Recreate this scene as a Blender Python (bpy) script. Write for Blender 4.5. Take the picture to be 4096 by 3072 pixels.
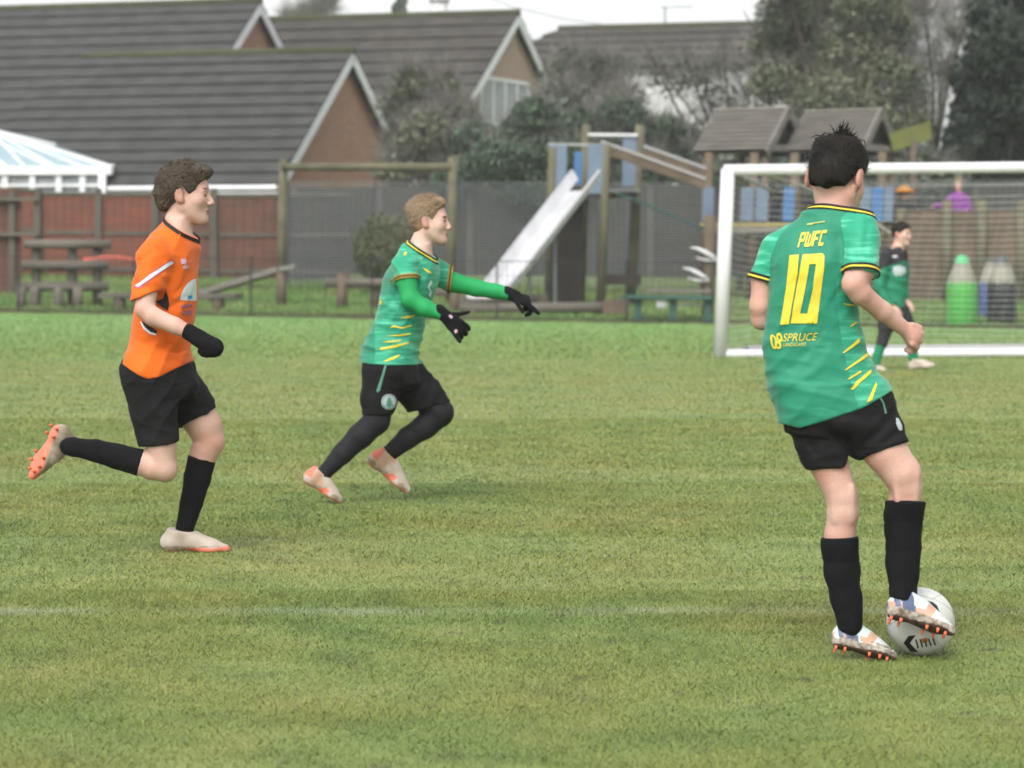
import bpy, bmesh, math, random
import numpy as np
from mathutils import Vector, Matrix
from mathutils.bvhtree import BVHTree
from mathutils.geometry import delaunay_2d_cdt

for o in list(bpy.data.objects):
    bpy.data.objects.remove(o)
SC = bpy.context.scene
COL = SC.collection
RNG = np.random.default_rng(11)
random.seed(5)

# ------------------------------------------------------------------ camera
FPX, CX, HY, CAMH = 2900.0, 512.0, 248.0, 1.3      # focal length in pixels of a 1024 wide picture
cam_d = bpy.data.cameras.new('camera')
cam = bpy.data.objects.new('camera', cam_d)
COL.objects.link(cam)
cam.location = (0, 0, CAMH)
cam.rotation_euler = (math.radians(90), 0, 0)
cam_d.sensor_width = 36.0
cam_d.lens = FPX / 1024 * 36.0
cam_d.shift_y = -(384 - HY) / 1024
cam_d.clip_start, cam_d.clip_end = 0.5, 2000
cam_d.dof.use_dof = True
cam_d.dof.focus_distance = 10.8
cam_d.dof.aperture_fstop = 4.6
SC.camera = cam

# ------------------------------------------------------------------ sky, light, exposure
SUN_EL, SUN_AZ = math.radians(48), math.radians(200)
world = bpy.data.worlds.new('World')
SC.world = world
world.use_nodes = True
wn, wl = world.node_tree.nodes, world.node_tree.links
wn.clear()
sky = wn.new('ShaderNodeTexSky')
sky.sky_type = 'NISHITA'
sky.sun_disc = False
sky.sun_elevation = SUN_EL
sky.sun_rotation = SUN_AZ
sky.air_density, sky.dust_density, sky.ozone_density = 1.0, 4.0, 1.0
hsv = wn.new('ShaderNodeHueSaturation')
hsv.inputs['Saturation'].default_value = 0.10
bg = wn.new('ShaderNodeBackground')
bg.inputs['Strength'].default_value = 0.15
out = wn.new('ShaderNodeOutputWorld')
wl.new(sky.outputs[0], hsv.inputs['Color'])
wl.new(hsv.outputs[0], bg.inputs['Color'])
wl.new(bg.outputs[0], out.inputs['Surface'])
sun_d = bpy.data.lights.new('sun', 'SUN')
sun_d.energy, sun_d.angle, sun_d.color = 0.6, math.radians(35), (1.0, 0.97, 0.93)
sun = bpy.data.objects.new('sun', sun_d)
COL.objects.link(sun)
# the lamp points from the sky's sun direction down to the ground
sd = Vector((math.sin(SUN_AZ) * math.cos(SUN_EL), math.cos(SUN_AZ) * math.cos(SUN_EL), math.sin(SUN_EL)))
sun.rotation_euler = (-sd).to_track_quat('-Z', 'Y').to_euler()
SC.view_settings.view_transform = 'Standard'
SC.view_settings.look = 'None'
SC.view_settings.exposure = 1.25
SC.view_settings.gamma = 1.0
SC.render.engine = 'CYCLES'
SC.cycles.use_denoising = True
SC.cycles.max_bounces = 6
SC.cycles.volume_bounces = 2
SC.cycles.transparent_max_bounces = 12

# ------------------------------------------------------------------ pixel helpers (src = 4096 wide photograph)
def Q(sx, sy, Y):
    return Vector(((sx / 4 - CX) / FPX * Y, Y, CAMH - (sy / 4 - HY) / FPX * Y))

GY = [0, 44, 46, 49, 52, 55, 58, 61, 64, 70, 76, 110, 500]
GZ = [0, 0, .02, .075, .15, .245, .36, .51, .68, .86, 1.0, 1.2, 1.25]
def gz(Y):
    return float(np.interp(Y, GY, GZ))
def GD(sy):
    """depth at which the ground shows at photograph row sy"""
    lo, hi = 3.0, 75.0
    for _ in range(50):
        m = (lo + hi) / 2
        if HY + FPX * (CAMH - gz(m)) / m > sy / 4: lo = m
        else: hi = m
    return (lo + hi) / 2

# ------------------------------------------------------------------ materials
def rgb(h):
    """sRGB 0-255 triple to linear"""
    return tuple(((c / 255) / 12.92 if c / 255 <= .04045 else ((c / 255 + .055) / 1.055) ** 2.4) for c in h)

ALB = .66      # common scale of the measured colours for this exposure
def mat(name, col, col2=None, scale=6, rough=.8, bump=0, bscale=60, spec=.3, stretch=(1, 1, 1), lo=.35, hi=.65,
        metal=0, island=0.0, detail=5, sheen=0, coat=0, sss=0, trans=0):
    m = bpy.data.materials.new(name)
    m.use_nodes = True
    col = tuple(c * ALB for c in col)
    col2 = None if col2 is None else tuple(c * ALB for c in col2)
    nt = m.node_tree
    N, L = nt.nodes, nt.links
    b = N['Principled BSDF']
    b.inputs['Roughness'].default_value = rough
    b.inputs['Specular IOR Level'].default_value = spec
    b.inputs['Metallic'].default_value = metal
    if sheen: b.inputs['Sheen Weight'].default_value = sheen
    if coat: b.inputs['Coat Weight'].default_value = coat
    if sss:
        b.inputs['Subsurface Weight'].default_value = sss
        b.inputs['Subsurface Radius'].default_value = (.02, .008, .004)
        b.inputs['Subsurface Scale'].default_value = .3
    tc = N.new('ShaderNodeTexCoord')
    mp = N.new('ShaderNodeMapping')
    mp.inputs['Scale'].default_value = stretch
    L.new(tc.outputs['Object'], mp.inputs['Vector'])
    last = None
    if col2 is not None:
        nz = N.new('ShaderNodeTexNoise')
        nz.inputs['Scale'].default_value = scale
        nz.inputs['Detail'].default_value = detail
        L.new(mp.outputs[0], nz.inputs['Vector'])
        rp = N.new('ShaderNodeValToRGB')
        rp.color_ramp.elements[0].position, rp.color_ramp.elements[1].position = lo, hi
        rp.color_ramp.elements[0].color = (*col, 1)
        rp.color_ramp.elements[1].color = (*col2, 1)
        L.new(nz.outputs['Fac'], rp.inputs[0])
        last = rp.outputs[0]
    if island:
        gi = N.new('ShaderNodeNewGeometry')
        mr = N.new('ShaderNodeMapRange')
        mr.inputs['To Min'].default_value = 1 - island
        mr.inputs['To Max'].default_value = 1 + island
        L.new(gi.outputs['Random Per Island'], mr.inputs['Value'])
        mx = N.new('ShaderNodeMix')
        mx.data_type = 'RGBA'; mx.blend_type = 'MULTIPLY'
        mx.inputs[0].default_value = 1
        if last is not None: L.new(last, mx.inputs[6])
        else: mx.inputs[6].default_value = (*col, 1)
        L.new(mr.outputs[0], mx.inputs[7])
        last = mx.outputs[2]
    if last is not None: L.new(last, b.inputs['Base Color'])
    else: b.inputs['Base Color'].default_value = (*col, 1)
    if bump:
        n2 = N.new('ShaderNodeTexNoise')
        n2.inputs['Scale'].default_value = bscale
        n2.inputs['Detail'].default_value = 3
        L.new(mp.outputs[0], n2.inputs['Vector'])
        bp = N.new('ShaderNodeBump')
        bp.inputs['Strength'].default_value = bump
        bp.inputs['Distance'].default_value = .01
        L.new(n2.outputs['Fac'], bp.inputs['Height'])
        L.new(bp.outputs[0], b.inputs['Normal'])
    return m

def brick_mat(name, c1, c2, mortar, scale=1.0):
    m = mat(name, c1, rough=.9)
    nt = m.node_tree; N, L = nt.nodes, nt.links
    tc = N.new('ShaderNodeTexCoord')
    bt = N.new('ShaderNodeTexBrick')
    bt.inputs['Color1'].default_value = (*c1, 1)
    bt.inputs['Color2'].default_value = (*c2, 1)
    bt.inputs['Mortar'].default_value = (*mortar, 1)
    bt.inputs['Scale'].default_value = scale
    bt.inputs['Mortar Size'].default_value = .008
    bt.inputs['Brick Width'].default_value = .225
    bt.inputs['Row Height'].default_value = .075
    L.new(tc.outputs['UV'], bt.inputs['Vector'])
    L.new(bt.outputs['Color'], N['Principled BSDF'].inputs['Base Color'])
    return m

# ------------------------------------------------------------------ mesh builder
class MB:
    def __init__(s): s.v, s.f, s.m = [], [], []
    def add(s, vs, fs, mi=0):
        o = len(s.v)
        s.v += [tuple(v) for v in vs]
        s.f += [tuple(i + o for i in f) for f in fs]
        s.m += [mi] * len(fs)
        return s
    def box(s, c, size, rot=None, mi=0, bev=0):
        hx, hy, hz = size[0] / 2, size[1] / 2, size[2] / 2
        R = rot if rot is not None else Matrix.Identity(3)
        c = Vector(c)
        if bev <= 0:
            P = [c + R @ Vector((x * hx, y * hy, z * hz)) for x in (-1, 1) for y in (-1, 1) for z in (-1, 1)]
            return s.add(P, [(0, 1, 3, 2), (4, 6, 7, 5), (0, 4, 5, 1), (2, 3, 7, 6), (0, 2, 6, 4), (1, 5, 7, 3)], mi)
        bm = bmesh.new()
        bmesh.ops.create_cube(bm, size=1)
        bmesh.ops.scale(bm, vec=size, verts=bm.verts)
        bmesh.ops.bevel(bm, geom=bm.edges[:], offset=bev, segments=2, affect='EDGES')
        bm.verts.index_update()
        vs = [c + R @ v.co for v in bm.verts]
        fs = [[v.index for v in f.verts] for f in bm.faces]
        bm.free()
        return s.add(vs, fs, mi)
    def beam(s, a, b, w, h, up=Vector((0, 0, 1)), mi=0, bev=0):
        """box from a to b, w across, h along up"""
        a, b = Vector(a), Vector(b)
        d = b - a; L = d.length; d.normalize()
        x = d.cross(up)
        if x.length < 1e-4: x = d.cross(Vector((0, 1, 0)))
        x.normalize(); u = x.cross(d)
        R = Matrix((x, d, u)).transposed()
        return s.box((a + b) / 2, (w, L, h), R, mi, bev)
    def tube(s, pts, r, n=8, mi=0, cap=True):
        pts = [Vector(p) for p in pts]
        rs = r if hasattr(r, '__len__') else [r] * len(pts)
        vs, fs = [], []
        px = None
        for i, p in enumerate(pts):
            t = (pts[min(i + 1, len(pts) - 1)] - pts[max(i - 1, 0)]).normalized()
            if px is None:
                a = Vector((0, 0, 1)) if abs(t.z) < .9 else Vector((1, 0, 0))
                px = t.cross(a).normalized()
            else:
                px = (px - t * px.dot(t)).normalized()
            py = t.cross(px)
            for k in range(n):
                an = 2 * math.pi * k / n
                vs.append(p + (px * math.cos(an) + py * math.sin(an)) * rs[i])
        for i in range(len(pts) - 1):
            for k in range(n):
                fs.append((i * n + k, i * n + (k + 1) % n, (i + 1) * n + (k + 1) % n, (i + 1) * n + k))
        if cap:
            fs.append(tuple(range(n))[::-1])
            fs.append(tuple((len(pts) - 1) * n + k for k in range(n)))
        return s.add(vs, fs, mi)
    def prism(s, poly, d, mi=0):
        """polygon (list of 3D points) extruded by vector d"""
        n = len(poly); d = Vector(d)
        P = [Vector(p) for p in poly]
        vs = P + [p + d for p in P]
        fs = [tuple(range(n)), tuple(range(n, 2 * n))[::-1]]
        fs += [(i, i + n, (i + 1) % n + n, (i + 1) % n) for i in range(n)]
        return s.add(vs, fs, mi)
    def build(s, name, mats, parent=None, smooth=False, origin=None, bump=0):
        me = bpy.data.meshes.new(name)
        me.from_pydata(s.v, [], s.f)
        if not isinstance(mats, (list, tuple)): mats = [mats]
        for m in mats: me.materials.append(m)
        if len(mats) > 1: me.polygons.foreach_set('material_index', s.m)
        bm = bmesh.new(); bm.from_mesh(me)
        bmesh.ops.recalc_face_normals(bm, faces=bm.faces)
        bm.to_mesh(me); bm.free()
        return link(name, me, parent, smooth, origin)

def link(name, me, parent=None, smooth=False, origin=None):
    """link mesh data given in world space; origin (or the parent's location) becomes the object's origin"""
    o = bpy.data.objects.new(name, me)
    COL.objects.link(o)
    if parent is not None:
        q = parent
        off = Vector(q.location)
        while q.parent is not None:
            q = q.parent; off += q.location
        me.transform(Matrix.Translation(-off))
        o.parent = parent
    elif origin is not None:
        me.transform(Matrix.Translation(-Vector(origin)))
        o.location = origin
    if smooth: me.shade_smooth()
    return o

def np_mesh(name, V, F, mats, parent=None, smooth=False, origin=None, slots=None):
    """V (n,3) array, F (m,k) array with k 3 or 4"""
    me = bpy.data.meshes.new(name)
    n, k = F.shape
    me.vertices.add(len(V)); me.loops.add(n * k); me.polygons.add(n)
    me.vertices.foreach_set('co', np.ascontiguousarray(V, dtype=np.float32).ravel())
    me.loops.foreach_set('vertex_index', np.ascontiguousarray(F, dtype=np.int32).ravel())
    me.polygons.foreach_set('loop_start', np.arange(0, n * k, k, dtype=np.int32))
    if not isinstance(mats, (list, tuple)): mats = [mats]
    for m in mats: me.materials.append(m)
    if slots is not None: me.polygons.foreach_set('material_index', np.ascontiguousarray(slots, dtype=np.int32))
    me.update(calc_edges=True)
    return link(name, me, parent, smooth, origin)

def tag(o, label=None, cat=None, group=None, kind=None):
    if label: o['label'] = label
    if cat: o['category'] = cat
    if group: o['group'] = group
    if kind: o['kind'] = kind
    return o

def thing(name, label, cat, loc=(0, 0, 0), group=None):
    o = bpy.data.objects.new(name, None)
    COL.objects.link(o)
    o.location = loc
    o.empty_display_size = .2
    return tag(o, label, cat, group)

def struct(o):
    o['kind'] = 'structure'
    return o

M = {}
def W(key, *a, **k):
    M[key] = mat(key, *a, **k)
    return M[key]
# ================================================================== SETTING: ground
W('turf_soil', (.145, .21, .056), (.225, .25, .082), scale=2.6, rough=.95, bump=.6, bscale=40, spec=.1)
W('lawn', (.12, .21, .055), (.18, .22, .07), scale=1.1, rough=.95, bump=.5, bscale=30, spec=.1)
W('dirt', (.10, .075, .045), (.05, .045, .025), scale=3, rough=.95, bump=.5, bscale=30, spec=.1)
W('leaf_litter', (.11, .055, .035), (.06, .035, .02), scale=4, rough=.95, bump=.5, bscale=30, spec=.1)

def ground_sheet(name, line_fn, dz, m, xs, rows):
    V = [(x, line_fn(x, t), gz(line_fn(x, t)) + dz) for t in rows for x in xs]
    nx = len(xs)
    F = [(r * nx + i, r * nx + i + 1, (r + 1) * nx + i + 1, (r + 1) * nx + i) for r in range(len(rows) - 1) for i in range(nx - 1)]
    b = MB(); b.add(V, F)
    return struct(b.build(name, m))
LINE = lambda x: 48.85 - x * (6.0 / 17.3)        # the oblique line of the wire fence
xs = [-150, -60, -20] + list(np.linspace(-14, 14, 15)) + [20, 60, 150]
ground_sheet('pitch', lambda x, t: t, 0, M['turf_soil'], xs, [-40, 0, 20, 44, 46, 49, 52, 55, 58, 61, 64, 70, 76, 110, 220])
xs2 = list(np.linspace(-16, 16, 33))
ground_sheet('lawn', lambda x, t: LINE(x) + t, .004, M['lawn'], xs2, [0, 2, 4, 6, 8, 10, 12, 14, 16])
ground_sheet('dirt_strip', lambda x, t: LINE(x) + t, .008, M['dirt'], xs2, [-.3, .15, .75])

# grass blades: one mass of short turf, denser near the camera
def blades(n, y0, y1, h0, h1, w, side=1.12):
    y = np.sqrt(RNG.uniform(y0 * y0, y1 * y1, n))
    x = RNG.uniform(-1, 1, n) * (512 / FPX) * y * side
    # worn and thick patches
    p = (np.sin(x * 3.1 + 1.3 * np.sin(y * 1.7)) + np.sin(y * 4.3 + 2 * np.sin(x * 1.3)) + np.sin(x * 9.1 + y * 7.7)) / 3
    h = RNG.uniform(h0, h1, n) * (1 + .3 * p)
    z = np.interp(y, GY, GZ)
    az = RNG.uniform(0, 2 * np.pi, n)
    lean = RNG.uniform(.5, 2.6, n) * h
    la = RNG.uniform(0, 2 * np.pi, n)
    ww = w * RNG.uniform(.6, 1.3, n)
    V = np.zeros((n, 3, 3))
    V[:, 0] = np.stack([x - np.cos(az) * ww, y - np.sin(az) * ww, z - .003], 1)
    V[:, 1] = np.stack([x + np.cos(az) * ww, y + np.sin(az) * ww, z - .003], 1)
    V[:, 2] = np.stack([x + np.cos(la) * lean, y + np.sin(la) * lean, z + h], 1)
    return V.reshape(-1, 3)
def to_line(V):
    T = V.reshape(-1, 3, 3)
    return T[T[:, 0, 1] < LINE(T[:, 0, 0]) - .25].reshape(-1, 3)
Vg = np.concatenate([blades(560000, 6.0, 11, .006, .017, .0017, 1.9), blades(330000, 10, 16, .006, .018, .0024, 1.7), blades(330000, 13, 22, .006, .019, .0030, 1.6), blades(300000, 17, 34, .007, .021, .0048, 1.5),
                     to_line(blades(170000, 34, 53, .012, .04, .009))])
def grass_mat(name, island=True):
    m = bpy.data.materials.new(name); m.use_nodes = True
    N, L = m.node_tree.nodes, m.node_tree.links
    b = N['Principled BSDF']; b.inputs['Roughness'].default_value = .6; b.inputs['Specular IOR Level'].default_value = .25
    tc = N.new('ShaderNodeTexCoord')
    def noise(s, d=4):
        n = N.new('ShaderNodeTexNoise'); n.inputs['Scale'].default_value = s; n.inputs['Detail'].default_value = d
        L.new(tc.outputs['Object'], n.inputs['Vector']); return n.outputs['Fac']
    def ramp(f, stops):
        r = N.new('ShaderNodeValToRGB')
        while len(r.color_ramp.elements) < len(stops): r.color_ramp.elements.new(.5)
        for e, (p, c) in zip(r.color_ramp.elements, stops): e.position = p; e.color = (*c, 1)
        L.new(f, r.inputs[0]); return r.outputs[0]
    def mix(fac, a, c, blend='MIX'):
        x = N.new('ShaderNodeMix'); x.data_type = 'RGBA'; x.blend_type = blend
        if isinstance(fac, float): x.inputs[0].default_value = fac
        else: L.new(fac, x.inputs[0])
        L.new(a, x.inputs[6]); L.new(c, x.inputs[7]); return x.outputs[2]
    big = ramp(noise(.55, 3), [(.33, (.096, .150, .040)), (.5, (.138, .178, .046)), (.68, (.160, .166, .052))])
    worn = ramp(noise(1.15, 4), [(.42, (1, 1, 1)), (.62, (1.12, .98, .92)), (.75, (1.02, .86, .80))])
    med = ramp(noise(3.2), [(.26, (.060, .082, .030)), (.40, (.102, .146, .040)), (.55, (.142, .190, .052)), (.74, (.200, .208, .076))])
    c = mix(.5, big, med)
    c = mix(1.0, c, worn, 'MULTIPLY')
    g = N.new('ShaderNodeNewGeometry')
    isl = ramp(g.outputs['Random Per Island'], [(0, (.84, .87, .8)), (.5, (1.02, 1.02, 1.02)), (.9, (1.1, 1.07, 1.07)), (1, (1.35, 1.2, 1.25))])
    if island: c = mix(1.0, c, isl, 'MULTIPLY')
    # thicker unworn grass towards the fence
    sy = N.new('ShaderNodeSeparateXYZ'); L.new(tc.outputs['Object'], sy.inputs[0])
    ry = N.new('ShaderNodeMapRange'); ry.inputs['From Min'].default_value = 29; ry.inputs['From Max'].default_value = 48; ry.inputs['To Max'].default_value = .8
    L.new(sy.outputs['Y'], ry.inputs['Value'])
    lush = ramp(noise(1.3, 3), [(.35, (.110, .235, .068)), (.65, (.165, .260, .090))])
    c = mix(ry.outputs[0], c, lush)
    # small muddy and dead specks
    mud = N.new('ShaderNodeRGB'); mud.outputs[0].default_value = (.075, .068, .038, 1)
    mr = N.new('ShaderNodeMapRange'); mr.inputs['From Min'].default_value = .64; mr.inputs['From Max'].default_value = .74; mr.inputs['To Max'].default_value = .75
    L.new(noise(7.5, 2), mr.inputs['Value'])
    c = mix(mr.outputs[0], c, mud.outputs[0])
    # old touch line: worn white paint left on the grass
    sx = N.new('ShaderNodeSeparateXYZ'); L.new(tc.outputs['Object'], sx.inputs[0])
    def band(y0, w, amount):
        a = N.new('ShaderNodeMath'); a.operation = 'SUBTRACT'; a.inputs[1].default_value = y0; L.new(sx.outputs['Y'], a.inputs[0])
        a2 = N.new('ShaderNodeMath'); a2.operation = 'ABSOLUTE'; L.new(a.outputs[0], a2.inputs[0])
        a3 = N.new('ShaderNodeMapRange'); a3.inputs['From Min'].default_value = w; a3.inputs['From Max'].default_value = 0
        a3.inputs['To Min'].default_value = 0; a3.inputs['To Max'].default_value = amount
        L.new(a2.outputs[0], a3.inputs['Value'])
        a4 = N.new('ShaderNodeMath'); a4.operation = 'MULTIPLY'; L.new(a3.outputs[0], a4.inputs[0])
        r = N.new('ShaderNodeMapRange'); r.inputs['From Min'].default_value = .30; r.inputs['From Max'].default_value = .66
        L.new(noise(1.6, 3), r.inputs['Value']); L.new(r.outputs[0], a4.inputs[1]); return a4.outputs[0]
    w = N.new('ShaderNodeRGB'); w.outputs[0].default_value = (.42, .44, .36, 1)
    c = mix(band(10.35, .15, .36), c, w.outputs[0])
    L.new(c, b.inputs['Base Color'])
    return m
M['grass'] = grass_mat('grass_blades')
M['turf'] = grass_mat('turf', False)
pitch_obj = bpy.data.objects['pitch']
pitch_obj.data.materials[0] = M['turf']
go = np_mesh('grass', Vg, np.arange(len(Vg)).reshape(-1, 3), M['grass'])
tag(go, 'short winter turf covering the football pitch', 'grass', kind='stuff')

def lawn_blades(n):
    x = RNG.uniform(-11, 11, n); t = RNG.uniform(.5, 12, n)
    y = LINE(x) + t; z = np.interp(y, GY, GZ); h = RNG.uniform(.04, .12, n); az = RNG.uniform(0, 6.28, n); w = .014
    V = np.zeros((n, 3, 3))
    V[:, 0] = np.stack([x - np.cos(az) * w, y - np.sin(az) * w, z], 1)
    V[:, 1] = np.stack([x + np.cos(az) * w, y + np.sin(az) * w, z], 1)
    V[:, 2] = np.stack([x + RNG.normal(0, .04, n), y + RNG.normal(0, .04, n), z + h], 1)
    return V.reshape(-1, 3)
Vl = lawn_blades(70000)
W('lawn_blade', (.12, .24, .055), (.20, .26, .08), scale=.8, rough=.7, island=.45)
tag(np_mesh('lawn_grass', Vl, np.arange(len(Vl)).reshape(-1, 3), M['lawn_blade']), 'longer bright grass of the play area behind the wire fence', 'grass', kind='stuff')

# ================================================================== HOUSES
W('roof_tile', (.074, .073, .071), (.050, .050, .049), scale=2.2, rough=.9, bump=.5, bscale=25, spec=.2)
W('roof_tile_brown', (.080, .071, .063), (.052, .047, .043), scale=2.2, rough=.9, bump=.5, bscale=25, spec=.2)
W('ridge_moss', (.075, .075, .045), (.055, .06, .025), scale=3, rough=.95)
W('white_paint', (.86, .87, .88), (.76, .77, .78), scale=3, rough=.5)
W('render_white', (.68, .68, .67), (.6, .6, .59), scale=2, rough=.85)
W('glass_dark', (.05, .06, .07), rough=.08, spec=.6)
W('glass_roof', (.33, .43, .47), (.27, .38, .42), scale=1.2, rough=.35, spec=.3)
W('gutter_dark', (.02, .02, .022), rough=.5)
W('net_curtain', (.42, .44, .46), (.3, .32, .34), scale=5, rough=.7)
M['brick'] = brick_mat('brick', (.31, .135, .08), (.23, .105, .065), (.26, .22, .19))
M['brick_pale'] = brick_mat('brick_pale', (.28, .19, .14), (.23, .16, .12), (.30, .26, .23))

TH = math.radians(19)
UU = Vector((math.cos(TH), -math.sin(TH), 0))       # along the ridge, towards the right gable and the camera
VV = Vector((-math.sin(TH), -math.cos(TH), 0))      # down the front slope, towards the camera

def house(name, label, apex, foot, ridge_left_x, Ya, tile, brick, courses, eave_drop=0, left_valley=None, hip=0, gutter=True, wall=None):
    """apex, foot: photograph points of the right gable's ridge end and of its front barge foot"""
    A = Q(*apex, Ya)
    c, s = math.cos(TH), math.sin(TH)
    kx = (foot[0] / 4 - CX) / FPX
    w = (A.x - kx * Ya) / (s - kx * c)               # half span
    Fy = Ya - w * c
    Fp = Q(foot[0], foot[1], Fy)
    h = A.z - Fp.z
    kl = (ridge_left_x / 4 - CX) / FPX
    L = (A.x - kl * Ya) / (c + kl * s)
    root = thing(name, label, 'house', (A.x - UU.x * L / 2, A.y - UU.y * L / 2, gz(min(Ya, 400))))
    # tiled slopes: every course is a shallow wedge whose lower edge stands proud of the next one
    b = MB()
    nrm_f = (VV * h + Vector((0, 0, w))).normalized()
    for side in (1, -1):
        v = VV * side
        nrm = (v * h + Vector((0, 0, w))).normalized()
        for i in range(courses):
            t0, t1 = i / courses, (i + 1) / courses
            ext = 0.0
            if left_valley and side == 1: ext = left_valley
            l0, l1 = L + ext * t0, L + ext * t1
            if hip: l0, l1 = L + hip * t0, L + hip * t1
            up0 = A + v * (w * t0) - Vector((0, 0, h * t0)) + nrm * .01
            up1 = A + v * (w * t1) - Vector((0, 0, h * t1)) + nrm * .075
            lo1 = up1 - nrm * .075
            e = UU * .12
            jit = UU * random.uniform(-.02, .02)
            P = [up0 + e, up0 - UU * l0, up1 - UU * l1 + jit, up1 + e, lo1 - UU * l1 + jit, lo1 + e]
            b.add(P, [(0, 1, 2, 3), (3, 2, 4, 5)])
            b.add([up0 + e, up1 + e, lo1 + e, A + v * (w * t0) - Vector((0, 0, h * t0)) - nrm * .02 + e], [(0, 1, 2, 3)])
    rf = b.build('roof', tile, root)
    b = MB(); b.tube([A + UU * .14 + Vector((0, 0, .02)), A - UU * L + Vector((0, 0, .02))], .11, 8)
    b.build('ridge_cap', M['ridge_moss'], rf, smooth=True)
    # gable wall
    zb = min(gz(Ya), 1.2) - .1
    ov = .16
    gA = A - UU * .12 - Vector((0, 0, .14))
    gl, gr = gA + VV * (w - .25) - Vector((0, 0, h - .12)), gA - VV * (w - .25) - Vector((0, 0, h - .12))
    body = MB()
    Lb = L - .3
    gl0, gr0 = Vector((gl.x, gl.y, zb)), Vector((gr.x, gr.y, zb))
    body.add([gA, gl, gl0, gr0, gr], [(0, 1, 2, 3, 4)], 0)
    back = -UU * Lb
    body.add([gA + back, gl + back, gl0 + back, gr0 + back, gr + back], [(0, 1, 2, 3, 4)], 0)
    body.add([gl, gl + back, gl0 + back, gl0], [(0, 1, 2, 3)], 0)
    body.add([gr, gr + back, gr0 + back, gr0], [(0, 1, 2, 3)], 0)
    wo = body.build('wall', brick if wall is None else wall, root)
    uv = wo.data.uv_layers.new(name='UVMap')
    me = wo.data
    for poly in me.polygons:
        for li in poly.loop_indices:
            co = me.vertices[me.loops[li].vertex_index].co
            uv.data[li].uv = (co.x * UU.x + co.y * UU.y if abs(poly.normal.dot(UU)) < .5 else co.x * VV.x + co.y * VV.y, co.z)
    # barge boards
    for side in (1, -1):
        b = MB()
        v = VV * side
        n2 = (v * h + Vector((0, 0, w))).normalized()
        a0 = A + UU * .10 - n2 * .13
        a1 = a0 + v * w - Vector((0, 0, h))
        if side == 1: a0 = a0 + v * .0
        b.beam(a0, a1, .05, .24, up=n2)
        b.build('barge_board', M['white_paint'], root)
    if gutter:
        b = MB()
        g0 = A + VV * (w + .06) - Vector((0, 0, h + .05)) + UU * .1
        ll = L + (left_valley or 0)
        b.tube([g0, g0 - UU * ll], .065, 8)
        b.beam(g0 - VV * .05 - Vector((0, 0, .17)), g0 - UU * ll - VV * .05 - Vector((0, 0, .17)), .04, .17)
        b.build('gutter', M['white_paint'], root)
    return root, A, w, h, L, Fp

H1, A1, w1, h1, L1, F1 = house('brick_house', 'low brick house with a grey tiled roof just behind the panel fence', (1395, 205), (1095, 742), 330, 71, M['roof_tile'], M['brick'], 12, left_valley=1.6)
H2, A2, w2, h2, L2, F2 = house('brick_house', 'tall house at the left whose long grey roof ends in a small white gable peak', (1028, 8), (560, 760), -900, 79, M['roof_tile'], M['brick'], 17)
H3, A3, w3, h3, L3, F3 = house('brick_house', 'middle house with a white window under its pale brick gable', (2060, 55), (1800, 500), 1000, 80, M['roof_tile_brown'], M['brick_pale'], 9, gutter=False)
# gable window of the middle house
def window(parent, c, u, n, w, h, panes, curtain=M['net_curtain']):
    fr = MB()
    t = .09
    fr.beam(c - u * w / 2 + Vector((0, 0, h / 2)), c + u * w / 2 + Vector((0, 0, h / 2)), .08, t)
    fr.beam(c - u * w / 2 - Vector((0, 0, h / 2)), c + u * w / 2 - Vector((0, 0, h / 2)), .08, t)
    for i in range(panes + 1):
        p = c + u * (-w / 2 + w * i / panes)
        fr.beam(p - Vector((0, 0, h / 2 - t / 2)), p + Vector((0, 0, h / 2 - t / 2)), t * .9, .075, up=n)
    f = fr.build('window', M['white_paint'], parent)
    g = MB(); g.box(c - n * .01, (w - .05, .02, h - .05), Matrix((u, n, Vector((0, 0, 1)))).transposed())
    g.build('pane', curtain, f)
    return f
def on_gable(A_, sx, sy):
    """point on the gable wall of a house seen at photograph column sx, row sy"""
    B_ = A_ - UU * .08; k = (sx / 4 - CX) / FPX
    t = (B_.x - k * B_.y) / (k * VV.y - VV.x)
    return Q(sx, sy, (B_ + VV * t).y)
wa, wb = on_gable(A3, 1922, 412), on_gable(A3, 2112, 412)
window(H3, Vector(((wa.x + wb.x) / 2, (wa.y + wb.y) / 2, (wa.z + wb.z) / 2)), -VV, UU, Vector((wb.x - wa.x, wb.y - wa.y, 0)).length, on_gable(A3, 2015, 325).z - on_gable(A3, 2015, 505).z, 4)
H4, A4, w4, h4, L4, F4 = house('white_house', 'white rendered house with a brown roof half hidden behind the twiggy trees', (3300, 92), (3150, 255), 2235, 84, M['roof_tile_brown'], M['brick_pale'], 5, gutter=False, hip=1.1, wall=M['render_white'])

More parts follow.
